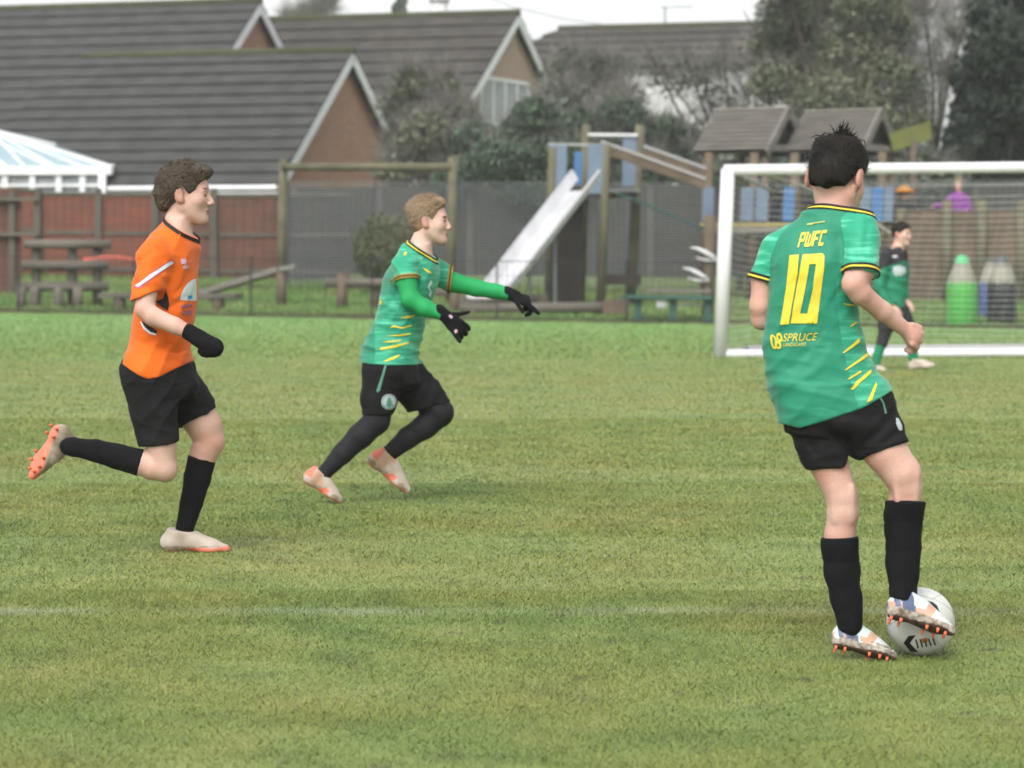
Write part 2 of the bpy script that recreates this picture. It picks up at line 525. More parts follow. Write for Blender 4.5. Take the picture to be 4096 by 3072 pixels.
# conservatory at the left edge
def conservatory():
    Yc = 68.0
    root = thing('conservatory', 'white framed conservatory with pale glass roof beside the fence at the left', 'conservatory', (Q(100, 700, Yc).x, Yc, gz(Yc)))
    apex = Q(-40, 520, Yc + 1.4); cr = Q(440, 668, Yc); br = Q(470, 640, Yc + 2.8); cl = Q(-420, 668, Yc); bl = Q(-440, 640, Yc + 2.8); apl = Q(-300, 520, Yc + 1.4)
    g = MB()
    g.prism([apl, apex, cr, cl], (0, .02, -.03)); g.prism([apex, br, cr], (0, 0, -.03)); g.prism([apl, apex, br, bl], (0, 0, -.03))
    g.build('glass_roof', M['glass_roof'], root)
    b = MB()
    b.beam(apex, cr, .09, .1); b.beam(apex, br, .09, .1); b.beam(apl, apex, .1, .12)
    for t in (.18, .42, .66, .88):
        b.beam(apex.lerp(apl, 1 - t) if t < .3 else apex, cl.lerp(cr, t * .6 + .35), .05, .06)
    for k in range(4):
        b.beam(apl.lerp(apex, k / 4), cl.lerp(cr, .12 + k * .2), .05, .06)
    b.build('glazing_bar', M['white_paint'], root)
    b = MB(); b.beam(cl - Vector((0, .03, .08)), cr - Vector((-.03, .03, .08)), .12, .2); b.beam(cr - Vector((0, 0, .08)), br - Vector((0, 0, .08)), .12, .2)
    b.build('eaves_beam', M['white_paint'], root)
    b = MB()
    zb = gz(Yc)
    for sx in (20, 130, 235, 330, 405):
        p = Q(sx, 690, Yc + .02); b.beam(Vector((p.x, p.y, zb)), p, .14, .1)
    for sx in (-80, -180):
        p = Q(sx, 690, Yc + .02); b.beam(Vector((p.x, p.y, zb)), p, .14, .1)
    p0, p1 = Q(-200, 742, Yc + .02), Q(400, 742, Yc + .02)
    b.beam(p0, p1, .13, .06)
    b.build('window_frame', M['white_paint'], root)
    b = MB(); a0, a1 = Q(-300, 690, Yc + .08), Q(410, 690, Yc + .08)
    b.prism([a0, a1, Vector((a1.x, a1.y, zb)), Vector((a0.x, a0.y, zb))], (0, .02, 0)); b.build('window_pane', M['net_curtain'], root)
    b = MB(); p = Q(410, 690, Yc - .1); b.tube([p, Vector((p.x, p.y, zb))], .09, 8); b.build('downpipe', M['white_paint'], root, smooth=True)
    b = MB(); b.tube([apl + Vector((0, 0, .05)), apex + Vector((0, 0, .05))], .06, 6)
    b.beam(apex, apex + Vector((0, 0, .35)), .06, .06); b.build('ridge_finial', M['white_paint'], root)
conservatory()
# wall of the low house under its gutter, dark soffit is part of the house wall above
# ================================================================== FENCES
W('panel_red', (.205, .066, .040), (.135, .056, .038), scale=1.6, rough=.85, bump=.3, stretch=(1, 1, 6))
W('panel_brown', (.150, .064, .042), (.095, .050, .036), scale=1.6, rough=.85, bump=.3, stretch=(1, 1, 6))
W('panel_dull', (.052, .042, .035), (.034, .032, .028), scale=1.6, rough=.85, bump=.3, stretch=(1, 1, 6))
W('post_grey', (.12, .105, .085), (.085, .078, .062), scale=3, rough=.9, stretch=(1, 1, .3))
W('log_wood', (.17, .15, .125), (.10, .088, .072), scale=2.5, rough=.9, bump=.4, stretch=(.4, 1, 3))
W('log_green', (.15, .14, .085), (.10, .09, .06), scale=2.5, rough=.9, bump=.4)
W('timber_brown', (.17, .125, .085), (.105, .08, .056), scale=2.5, rough=.9, bump=.3)
W('timber_dark', (.055, .042, .034), (.04, .032, .027), scale=2, rough=.9, bump=.3)
W('wire_dark', (.025, .027, .028), rough=.6)
W('mesh_wire', (.20, .22, .22), rough=.5)

def board_panel(p0, p1, z0, z1, th, n, vertical=True, gap=.0015):
    """boards between two ground points"""
    b = MB()
    p0, p1 = Vector(p0), Vector(p1)
    d = p1 - p0
    nrm = Vector((d.y, -d.x, 0)).normalized()
    if vertical:
        for i in range(n):
            a, c = p0 + d * (i / n), p0 + d * ((i + 1) / n)
            e = d.normalized() * gap
            off = nrm * (.012 if i % 2 else 0)
            b.prism([Vector((a.x, a.y, z0)) + e + off, Vector((c.x, c.y, z0)) - e + off, Vector((c.x, c.y, z1)) - e + off, Vector((a.x, a.y, z1)) + e + off], nrm * th)
    else:
        for i in range(n):
            za, zb = z0 + (z1 - z0) * i / n + gap, z0 + (z1 - z0) * (i + 1) / n - gap
            b.prism([Vector((p0.x, p0.y, za)), Vector((p1.x, p1.y, za)), Vector((p1.x, p1.y, zb)), Vector((p0.x, p0.y, zb))], nrm * th)
    return b

FL = lambda x: 64.0 - (x + 11.3) * .25          # line of the panel fence
def fence_run():
    posts = [-70, 157, 396, 624, 857, 1139, 1400]
    root = thing('panel_fence', 'tall reddish brown timber panel fence with grey posts along the houses', 'fence', (Q(600, 1100, 63).x, 62.6, gz(62.6)))
    def pt(sx):
        k = (sx / 4 - CX) / FPX
        Y = (64.0 - 11.3 * .25) / (1 + .25 * k)
        return Vector((k * Y, Y, 0))
    mats = [M['panel_red'], M['panel_red'], M['panel_red'], M['panel_brown'], M['panel_brown'], M['panel_dull']]
    tops = [752, 765, 768, 772, 772, 770]
    for i in range(len(posts) - 1):
        a, c = pt(posts[i]), pt(posts[i + 1])
        zt = Q(0, tops[i], a.y).z
        za = gz(a.y)
        board_panel(a, c, za + .05, zt - .06, .03, 14, vertical=True).build('panel', mats[i], root)
        for q in (.10, .52, .97):
            r = MB()
            z = za + (zt - za) * q
            r.beam(Vector((a.x, a.y - .05, z)), Vector((c.x, c.y - .05, z)), .04, .085 if q != .97 else .07)
            r.build('rail', M['post_grey'], root)
    for sx in posts[:-1]:
        a = pt(sx); zt = Q(0, 762, a.y).z
        b = MB(); b.box((a.x, a.y - .10, (zt + gz(a.y)) / 2), (.15 if sx < 1000 else .2, .1, zt - gz(a.y) + .1), bev=.01)
        b.build('post', M['post_grey'], root)
fence_run()

def wooden_bin_store():
    Y = 58.0
    root = thing('wooden_shelter', 'brown wooden frame with two ledges in front of the fence at the left edge', 'shelter', (Q(40, 1080, Y).x, Y, gz(Y)))
    b = MB(); zb = gz(Y)
    a, c = Q(-120, 740, Y), Q(85, 740, Y)
    board_panel((a.x, Y, 0), (c.x, Y, 0), zb, Q(0, 752, Y).z, .04, 9).build('back_boards', M['panel_brown'], root)
    for sy in (797, 937):
        b = MB(); b.beam(Q(-120, sy, Y - .12), Q(158, sy, Y - .12), .22, .06); b.build('ledge', M['log_wood'], root)
    for sx in (48, 150):
        b = MB(); p = Q(sx, 760, Y - .08); b.beam(Vector((p.x, p.y, zb)), p, .12, .1); b.build('post', M['post_grey'], root)
wooden_bin_store()

# weld mesh fence with a dull boarded fence behind
def mesh_fence():
    def pt(sx, y0=60.8, k=.25):
        q = (sx / 4 - CX) / FPX
        Y = (y0 - 5.0 * k) / (1 + k * q)
        return Vector((q * Y, Y, 0))
    root = thing('mesh_fence', 'grey welded wire mesh fence of close horizontal wires behind the swing frame', 'fence', (pt(2000).x, pt(2000).y, gz(pt(2000).y)))
    b = MB(); sxs = [1150, 1500, 1850, 2200, 2550, 2900, 3300, 3800, 4250]
    P = [pt(s) for s in sxs]
    top = [Q(0, 728 + (s - 1150) * .002, p.y).z for s, p in zip(sxs, P)]
    bot = [gz(p.y) + .04 for p in P]
    rows = 38
    for r in range(rows + 1):
        t = r / rows
        pts = [Vector((p.x, p.y, bo + (tp - bo) * t)) for p, tp, bo in zip(P, top, bot)]
        b.tube(pts, .0075, 4, cap=False)
    for i in range(len(P) - 1):
        n = 16
        for j in range(n):
            p = P[i].lerp(P[i + 1], j / n)
            tp = top[i] + (top[i + 1] - top[i]) * j / n; bo = bot[i] + (bot[i + 1] - bot[i]) * j / n
            b.tube([Vector((p.x, p.y + .01, bo)), Vector((p.x, p.y + .01, tp))], .0035, 3, cap=False)
    b.build('wire_mesh', M['mesh_wire'], root)
    for p, tp in zip(P, top):
        b = MB(); b.box((p.x, p.y + .06, (gz(p.y) + tp) / 2), (.07, .07, tp - gz(p.y) + .06)); b.build('post', M['wire_dark'], root)
    r2 = thing('boarded_fence', 'dull brown boarded fence standing behind the wire mesh and shrubs', 'fence', (pt(2400, 66).x, 66, gz(66)))
    for s0, s1 in ((1180, 1520), (1520, 1880), (1880, 2240), (2240, 2600), (2600, 2960), (2960, 3400), (3400, 3900), (3900, 4300)):
        a, c = pt(s0, 65.5), pt(s1, 65.5)
        board_panel(a, c, gz(65) - .02, Q(0, 748, 65).z, .03, 16).build('panel', M['panel_dull'], r2)
        b = MB(); b.box((a.x, a.y - .06, (gz(65) + Q(0, 745, 65).z) / 2), (.13, .1, Q(0, 745, 65).z - gz(65))); b.build('post', M['post_grey'], r2)
mesh_fence()
# strip of fallen leaves along the foot of the mesh fence
def strip():
    b = MB(); xs = np.linspace(-6.5, 13, 24); V = []
    for x in xs:
        y = 60.8 - .25 * (x + 5.0)
        for t in (-1.5, -.6, .5):
            V.append((x, y + t, gz(y + t) + .02))
    b.add(V, [(i * 3 + j, i * 3 + j + 3, i * 3 + j + 4, i * 3 + j + 1) for i in range(len(xs) - 1) for j in range(2)])
    struct(b.build('leaf_strip', M['leaf_litter']))
strip()

# low wire fence between the pitch and the play area
def wire_fence():
    root = thing('wire_fence', 'low dark wire fence with thin uprights along the far edge of the pitch', 'fence', (0, LINE(0) + .1, gz(LINE(0))))
    xs = np.linspace(-11, 10.5, 11)
    b = MB()
    def pt(x, h): y = LINE(x) + .1; return Vector((x, y, gz(y) + h))
    for h, r in ((1.0, .0085), (.06, .008), (.52, .004), (.76, .003), (.28, .003)):
        b.tube([pt(x, h) for x in xs], r, 4, cap=False)
    for x in np.arange(-11, 10.5, .105):
        b.tube([pt(x, .03), pt(x, 1.0)], .0028, 3, cap=False)
    b.build('wires', M['wire_dark'], root)
    for x in xs:
        b = MB(); b.tube([pt(x, -.02), pt(x, 1.04)], .018, 6); b.build('post', M['wire_dark'], root)
wire_fence()

# ================================================================== TREES AND SHRUBS
W('bark', (.075, .062, .05), (.045, .038, .03), scale=4, rough=.95, bump=.5)
W('twig', (.235, .215, .19), (.17, .155, .138), scale=1.2, rough=.95, island=.35)
W('leaf_olive', (.175, .185, .115), (.115, .135, .085), scale=.6, rough=.7, island=.6)
W('leaf_green', (.085, .130, .075), (.060, .098, .064), scale=.6, rough=.65, island=.6)
W('leaf_dark', (.028, .042, .028), (.018, .028, .021), scale=.5, rough=.7, island=.6)
W('leaf_mid', (.125, .145, .10), (.085, .11, .08), scale=.7, rough=.7, island=.6)
W('topiary_leaf', (.120, .130, .068), (.075, .088, .048), scale=1.2, rough=.7, island=.5)

def leaves(clumps, n, size, flat=.0):
    """clumps: list of (centre, radius) ; leaf faces spread through clumps"""
    cs = np.array([tuple(c[0]) for c in clumps]); rs = np.array([c[1] for c in clumps])
    pr = rs ** 2 / (rs ** 2).sum()
    k = RNG.choice(len(clumps), n, p=pr)
    d = RNG.normal(size=(n, 3)); d /= np.linalg.norm(d, axis=1, keepdims=True)
    r = rs[k] * RNG.uniform(.25, 1.08, n) ** .6
    p = cs[k] + d * r[:, None] * np.array([1, 1, .8])
    a = RNG.normal(size=(n, 3)); a /= np.linalg.norm(a, axis=1, keepdims=True)
    b_ = np.cross(a, RNG.normal(size=(n, 3))); b_ /= np.linalg.norm(b_, axis=1, keepdims=True)
    s = size * RNG.uniform(.6, 1.5, n)[:, None]
    V = np.stack([p - a * s, p + b_ * s * .45, p + a * s, p - b_ * s * .45], 1).reshape(-1, 3)
    return V, np.arange(4 * n).reshape(-1, 4)

def twigs(clumps, n, length, w):
    cs = np.array([tuple(c[0]) for c in clumps]); rs = np.array([c[1] for c in clumps])
    k = RNG.choice(len(clumps), n, p=rs ** 2 / (rs ** 2).sum())
    d = RNG.normal(size=(n, 3)); d /= np.linalg.norm(d, axis=1, keepdims=True)
    p = cs[k] + d * (rs[k] * RNG.uniform(.0, .9, n))[:, None]
    g = d * .6 + RNG.normal(size=(n, 3)) * .45 + np.array([0, 0, .55]); g /= np.linalg.norm(g, axis=1, keepdims=True)
    L = length * RNG.uniform(.5, 1.3, n)[:, None]
    s = np.cross(g, RNG.normal(size=(n, 3))); s /= np.linalg.norm(s, axis=1, keepdims=True)
    V = np.stack([p - s * w, p + s * w, p + g * L], 1).reshape(-1, 3)
    return V, np.arange(3 * n).reshape(-1, 3)

def limbs(base, clumps, r0, n=None):
    b = MB(); base = Vector(base)
    top = Vector(np.mean([tuple(c[0]) for c in clumps], axis=0))
    fork = base.lerp(top, .45); fork.x = base.x * .6 + fork.x * .4
    b.tube([base - Vector((0, 0, .1)), base.lerp(fork, .5) + Vector((.05, 0, 0)), fork], [r0, r0 * .8, r0 * .65], 8)
    for c, r in clumps:
        c = Vector(c); m = fork.lerp(c, .5) + Vector((random.uniform(-.2, .2), random.uniform(-.2, .2), .15))
        b.tube([fork, m, c, c + (c - m) * .6], [r0 * .5, r0 * .32, r0 * .18, r0 * .05], 6)
    return b

def tree(name, label, cat, base, clumps, leafmat=None, nleaf=0, lsize=.08, ntwig=0, tlen=.6, r0=.16, tw=.008, group=None):
    root = thing(name, label, cat, base, group)
    limbs(base, clumps, r0).build('trunk', M['bark'], root, smooth=True)
    if nleaf:
        V, F = leaves(clumps, nleaf, lsize); np_mesh('crown', V, F, M[leafmat], root)
    if ntwig:
        V, F = twigs(clumps, ntwig, tlen, tw); np_mesh('twigs', V, F, M['twig'], root)
    return root

def clump_px(lst, Y, dy=1.2):
    out_ = []
    for sx, sy, r in lst:
        out_.append((tuple(Q(sx, sy, Y + random.uniform(-dy, dy))), r / 4 / FPX * Y))
    return out_
def base_px(sx, Y): return (Q(sx, 0, Y).x, Y, gz(Y))

tree('tree', 'broad olive evergreen tree rising behind the two play house roofs', 'tree', base_px(3380, 66),
     clump_px([(3150, 60, 130), (3300, -40, 170), (3480, 20, 150), (3220, 220, 150), (3420, 200, 190), (3560, 330, 150), (3100, 330, 110), (3320, 420, 170),
               (3500, 500, 140), (3200, 520, 120), (3050, 480, 70), (3380, 620, 130), (3640, 480, 90), (3120, -110, 110), (3060, 180, 70), (3560, 120, 110)], 66), 'leaf_olive', 46000, .056, 6000, .7, .2)
tree('tree', 'bare brown tree with pale sky showing between its branches', 'tree', base_px(3740, 68),
     clump_px([(3700, 60, 140), (3820, 150, 150), (3640, 220, 130), (3760, 300, 130), (3880, 20, 130), (3600, 60, 120), (3680, 420, 100), (3560, -60, 120)], 68), None, 0, .08, 4800, .8, .14)
tree('conifer', 'dark green conifer filling the right edge behind the goal', 'tree', base_px(4020, 63),
     clump_px([(4060, -60, 150), (3990, 60, 120), (4040, 200, 170), (3920, 300, 120), (4060, 380, 180), (3930, 450, 130), (3880, 560, 110), (4060, 560, 170),
               (3960, 660, 140), (4120, 60, 120), (3830, 640, 80), (4100, 720, 120)], 63), 'leaf_dark', 26000, .10, 0, .7, .2)
tree('tree', 'thin ivy clad tree in front of the white house', 'tree', base_px(2600, 69),
     clump_px([(2300, 290, 130), (2420, 300, 120), (2500, 400, 90), (2260, 420, 130), (2380, 470, 120), (2500, 560, 120), (2320, 560, 120), (2760, 560, 90), (2660, 600, 100)], 69), 'leaf_mid', 4200, .085, 6000, .7, .15)
tree('tree', 'pale twiggy bare tree spreading in front of the white rendered wall', 'tree', base_px(2900, 70),
     clump_px([(2820, 330, 110), (2900, 260, 100), (2980, 380, 110), (2860, 450, 110), (2760, 280, 90), (3020, 250, 90), (2960, 500, 100), (2680, 330, 90), (2620, 260, 80)], 70), 'leaf_mid', 700, .08, 2000, .8, .12)
tree('shrub', 'brown twiggy bush growing between the low house and the white window', 'shrub', base_px(1720, 66),
     clump_px([(1620, 420, 110), (1700, 540, 120), (1820, 470, 110), (1600, 580, 90), (1740, 660, 110), (1860, 590, 90), (1580, 680, 90), (1640, 320, 80), (1780, 340, 70)], 66), 'leaf_olive', 4200, .075, 9000, .6, .1)
tree('shrub', 'dense green holly bush left of the slide tower', 'shrub', base_px(2080, 64),
     clump_px([(1900, 560, 100), (1980, 640, 110), (2080, 560, 120), (2160, 640, 120), (2240, 540, 110), (1880, 680, 90), (2060, 720, 110), (2200, 740, 110), (2300, 640, 110), (2340, 500, 90), (2140, 460, 90), (1800, 720, 80)], 64), 'leaf_green', 26000, .064, 3500, .6, .12)
tree('shrub', 'green bush seen between the slide tower and the sloping play bridge', 'shrub', base_px(2600, 64.5),
     clump_px([(2480, 470, 110), (2560, 560, 110), (2660, 520, 80), (2440, 590, 100), (2720, 660, 90), (2600, 680, 110), (2500, 740, 100), (2800, 720, 90)], 64.5), 'leaf_green', 12000, .064, 4500, .6, .12)
tree('shrub', 'dull evergreen hedge bush behind the roofed play towers', 'shrub', base_px(3300, 61.5),
     clump_px([(2950, 680, 90), (3080, 640, 100), (3220, 680, 100), (3360, 700, 110), (3520, 680, 110), (3660, 660, 110), (3780, 720, 100), (3640, 760, 90), (3160, 740, 90)], 61.5), 'leaf_mid', 9000, .085, 3000, .6, .12)

def topiary():
    Y = 58.3
    c = Q(1580, 992, Y); R = 158 / 4 / FPX * Y
    root = thing('topiary_bush', 'clipped rounded bush standing alone behind the log beams', 'bush', (c.x, Y, gz(Y)))
    n = 13000
    d = RNG.normal(size=(n, 3)); d /= np.linalg.norm(d, axis=1, keepdims=True)
    r = R * (.93 + .07 * np.sin(d[:, 0] * 5 + d[:, 2] * 4)) * RNG.uniform(.72, 1.02, n)
    d4 = d / ((np.abs(d) ** 3.2).sum(1, keepdims=True) ** (1 / 3.2))     # clipped to a rounded box
    p = np.array(c) + d4 * (r * .93)[:, None] * np.array([1.14, 1.1, .96])
    a = RNG.normal(size=(n, 3)); a /= np.linalg.norm(a, axis=1, keepdims=True)
    b_ = np.cross(a, d); b_ /= np.linalg.norm(b_, axis=1, keepdims=True)
    s = .045
    V = np.stack([p - a * s, p + b_ * s * .5, p + a * s, p - b_ * s * .5], 1).reshape(-1, 3)
    np_mesh('crown', V, np.arange(4 * n).reshape(-1, 4), M['topiary_leaf'], root)
    b = MB(); b.tube([(c.x, Y, gz(Y) - .05), tuple(c)], [.12, .06], 8); b.build('trunk', M['bark'], root)
    for k in range(5):
        an = k * 1.26; b = None
topiary()
# small far trees over the roofs
tree('conifer', 'tiny far conifer tip above the middle house roof', 'tree', (Q(1600, 0, 140).x, 140, 1.2), clump_px([(1600, 66, 40), (1595, 30, 30), (1608, 5, 22)], 140, .3), 'leaf_mid', 1500, .1, 0, .5, .2)
tree('tree', 'tiny far bare tree between the white gable and the middle roof', 'tree', (Q(1260, 0, 150).x, 150, 1.2), clump_px([(1260, 60, 45), (1310, 30, 45), (1215, 66, 35), (1150, 66, 25)], 150, .3), None, 0, .1, 1500, 1.2, .2, tw=.02)

def flue():
    Y = 86; root = thing('flue_pipe', 'pale flue pipe poking above the middle roof ridge', 'chimney', (Q(1757, 60, Y).x, Y, 1.1))
    p = Q(1757, 70, Y)
    b = MB(); b.tube([Vector((p.x, Y, 1.0)), Q(1757, 6, Y)], .27, 10); b.build('pipe', M['render_white'], root, smooth=True)
    b = MB(); b.tube([Q(1757, 6, Y), Q(1757, -6, Y)], .34, 10); b.build('cap', M['render_white'], root, smooth=True)
flue()
def aerial():
    Y = 90; root = thing('tv_aerial', 'thin television aerial standing over the white house roof', 'aerial', (Q(2660, 60, Y).x, Y, 1.1))
    b = MB(); p = Q(2660, 110, Y); b.tube([Vector((p.x, Y, 1.0)), Q(2660, 26, Y)], .03, 6); b.build('mast', M['mesh_wire'], root)
    b = MB(); b.tube([Q(2640, 30, Y), Q(2772, 26, Y)], .018, 5)
    for k in range(7): q = Q(2650 + k * 18, 29, Y); b.tube([q - Vector((0, .35, .03)), q + Vector((0, .35, .03))], .01, 4)
    b.build('boom', M['mesh_wire'], root)
aerial()
def cable():
    b = MB(); Y = 92
    b.tube([Q(1880, -40, Y), Q(2060, 30, Y), Q(2260, 76, Y), Q(2420, 100, Y - 6)], .012, 4); o = b.build('overhead_cable', M['wire_dark'])
    tag(o, 'thin overhead cable sloping down across the pale sky', 'cable')
cable()

# ================================================================== PLAY AREA
W('steel', (.78, .78, .80), (.64, .64, .66), scale=3, rough=.38, metal=.45, stretch=(1, 1, .3))
W('rail_light', (.42, .42, .42), rough=.5)
W('panel_bright_blue', (.075, .20, .42), (.06, .165, .36), scale=3, rough=.5)
W('panel_grey_blue', (.17, .23, .31), (.14, .19, .27), scale=3, rough=.55)
W('rope_green', (.035, .10, .085), rough=.8)
W('table_green', (.05, .13, .105), (.04, .11, .09), scale=4, rough=.7)
W('white_plastic', (.70, .70, .70), rough=.5)
W('olive_board', (.17, .18, .045), (.13, .14, .04), scale=3, rough=.8)
W('tape', (.62, .10, .06), rough=.6)
W('yellow_edge', (.5, .42, .12), rough=.6)
W('plank_grey', (.25, .228, .20), (.18, .165, .145), scale=2.5, rough=.9, bump=.3, stretch=(.3, 1, 3))

def swing():
    Yl, Yr = 57.5, 55.0
    root = thing('swing_frame', 'wooden swing frame of two posts and one round top beam without swings', 'swing', (Q(1470, 1200, 56).x, 56.2, gz(56.2)))
    bl, br = Q(1126, 1235, Yl), Q(1800, 1235, Yr); bl.z, br.z = gz(Yl), gz(Yr)
    for tx, ty, bb, Y in ((1134, 636, bl, Yl), (1812, 628, br, Yr)):
        b = MB(); b.tube([bb - Vector((0, 0, .05)), Q(tx, ty, Y)], [.105, .09], 10); b.build('post', M['log_green'], root, smooth=True)
    b = MB(); b.tube([Q(1134, 668, Yl - .05), Q(1812, 668, Yr - .05)], .085, 10); b.build('beam', M['log_green'], root, smooth=True)
swing()

def gp(sx, Y, h=0):
    """point above the ground on photograph column sx"""
    p = Q(sx, 0, Y); return Vector((p.x, Y, gz(Y) + h))

def log_climber():
    Y = 53.5
    root = thing('log_climbing_frame', 'stack of three horizontal climbing logs on posts behind the wire fence', 'climbing frame', tuple(gp(270, Y)))
    for x0, x1, sy in ((98, 445, 976), (88, 432, 1060), (66, 432, 1145)):
        b = MB(); b.tube([Q(x0, sy, Y - .1), Q((x0 + x1) / 2, sy + 2, Y - .1), Q(x1, sy, Y - .1)], [.085, .09, .085], 10); b.build('log', M['log_wood'], root, smooth=True)
    for sx, sy in ((146, 985), (290, 985), (390, 985)):
        b = MB(); b.tube([gp(sx, Y + .05, -.05), Q(sx, sy, Y + .05)], .09, 8); b.build('post', M['post_grey'], root, smooth=True)
    for sx in (85, 138, 235, 312):
        b = MB(); b.tube([gp(sx, Y - .35, -.05), Q(sx, 1150, Y - .3)], .095, 8); b.build('stub', M['log_wood'], root, smooth=True)
log_climber()

def balance_beam():
    Y = 52.6
    root = thing('balance_bench', 'long low wooden balance bench on short stumps behind the running player in orange', 'bench', tuple(gp(680, Y)))
    b = MB(); b.beam(Q(405, 1182, Y), Q(955, 1184, Y - .8), .28, .09, bev=.01); b.build('plank', M['log_wood'], root)
    for sx in (478, 650, 872):
        yy = Y - .8 * (sx - 405) / 550
        b = MB(); b.tube([gp(sx, yy, -.05), Q(sx, 1190, yy)], .12, 8); b.build('stump', M['timber_brown'], root, smooth=True)
balance_beam()
def ramp_beam():
    Y0, Y1 = 55.5, 54.0
    root = thing('sloping_beam', 'sloping wooden walking beam rising to the right towards the swing frame', 'balance beam', tuple(gp(1000, 54.8)))
    b = MB(); b.beam(Q(790, 1178, Y0), Q(1120, 1080, Y1), .26, .11, bev=.01); b.build('beam', M['plank_grey'], root)
    b = MB(); b.beam(Q(1120, 1078, Y1), Q(1182, 1064, Y1), .26, .09, bev=.01); b.build('landing', M['plank_grey'], root)
    b = MB(); b.tube([gp(1125, Y1, -.05), Q(1125, 1085, Y1)], .1, 8); b.build('post', M['timber_brown'], root, smooth=True)
ramp_beam()
def tape():
    b = MB(); Y = 51.8
    pts = [Q(335, 1036, Y), Q(400, 1029, Y), Q(470, 1028, Y), Q(520, 1032, Y), Q(590, 1030, Y)]
    for i in range(len(pts) - 1):
        b.prism([pts[i] + Vector((0, 0, .03)), pts[i + 1] + Vector((0, 0, .02)), pts[i + 1] - Vector((0, .02, .02)), pts[i] - Vector((0, .02, .03))], (0, .004, 0), mi=0 if i % 2 == 0 else 0)
    o = b.build('warning_tape', M['tape']); tag(o, 'red barrier tape stretched across in front of the log stack', 'tape')
tape()

def low_logs():
    Y = 53.0
    root = thing('log_trail', 'low rail of round logs on upright stumps behind the pointing player', 'log rail', tuple(gp(1420, Y)))
    b = MB(); b.tube([Q(1306, 1130, Y), Q(1530, 1132, Y - .3), Q(1660, 1140, Y - .5)], .085, 10); b.build('log', M['log_wood'], root, smooth=True)
    for sx, sy in ((1368, 1094), (1500, 1140), (1640, 1140)):
        b = MB(); b.tube([gp(sx, Y - .1, -.05), Q(sx, sy, Y - .1)], .1, 8); b.build('stump', M['timber_brown'], root, smooth=True)
    Y = 50.6
    root = thing('long_log', 'long round log lying on stumps below the foot of the slide', 'log', tuple(gp(2100, Y)))
    b = MB(); b.tube([Q(1842, 1230, Y + .3), Q(2100, 1231, Y), Q(2420, 1229, Y - .3)], .095, 10); b.build('log', M['log_wood'], root, smooth=True)
    b = MB(); b.box(Q(2464, 1228, Y - .35), (.46, .3, .26), bev=.02); b.build('end_block', M['timber_brown'], root)
    for sx in (1880, 2140, 2400):
        b = MB(); b.tube([gp(sx, Y, -.05), Q(sx, 1240, Y)], .09, 8); b.build('stump', M['timber_brown'], root, smooth=True)
    Y = 51.8
    root = thing('stepping_log', 'pair of short logs with an upright stump between the pointing arms', 'log', tuple(gp(1900, Y)))
    b = MB(); b.tube([Q(1700, 1166, Y), Q(1834, 1168, Y)], .075, 10); b.build('log', M['log_wood'], root, smooth=True)
    b = MB(); b.tube([Q(1836, 1200, Y), Q(2190, 1192, Y)], .085, 10); b.build('log', M['log_wood'], root, smooth=True)
    for sx, sy in ((1820, 1140), (2170, 1190)):
        b = MB(); b.tube([gp(sx, Y, -.05), Q(sx, sy, Y)], .1, 8); b.build('stump', M['timber_brown'], root, smooth=True)
low_logs()

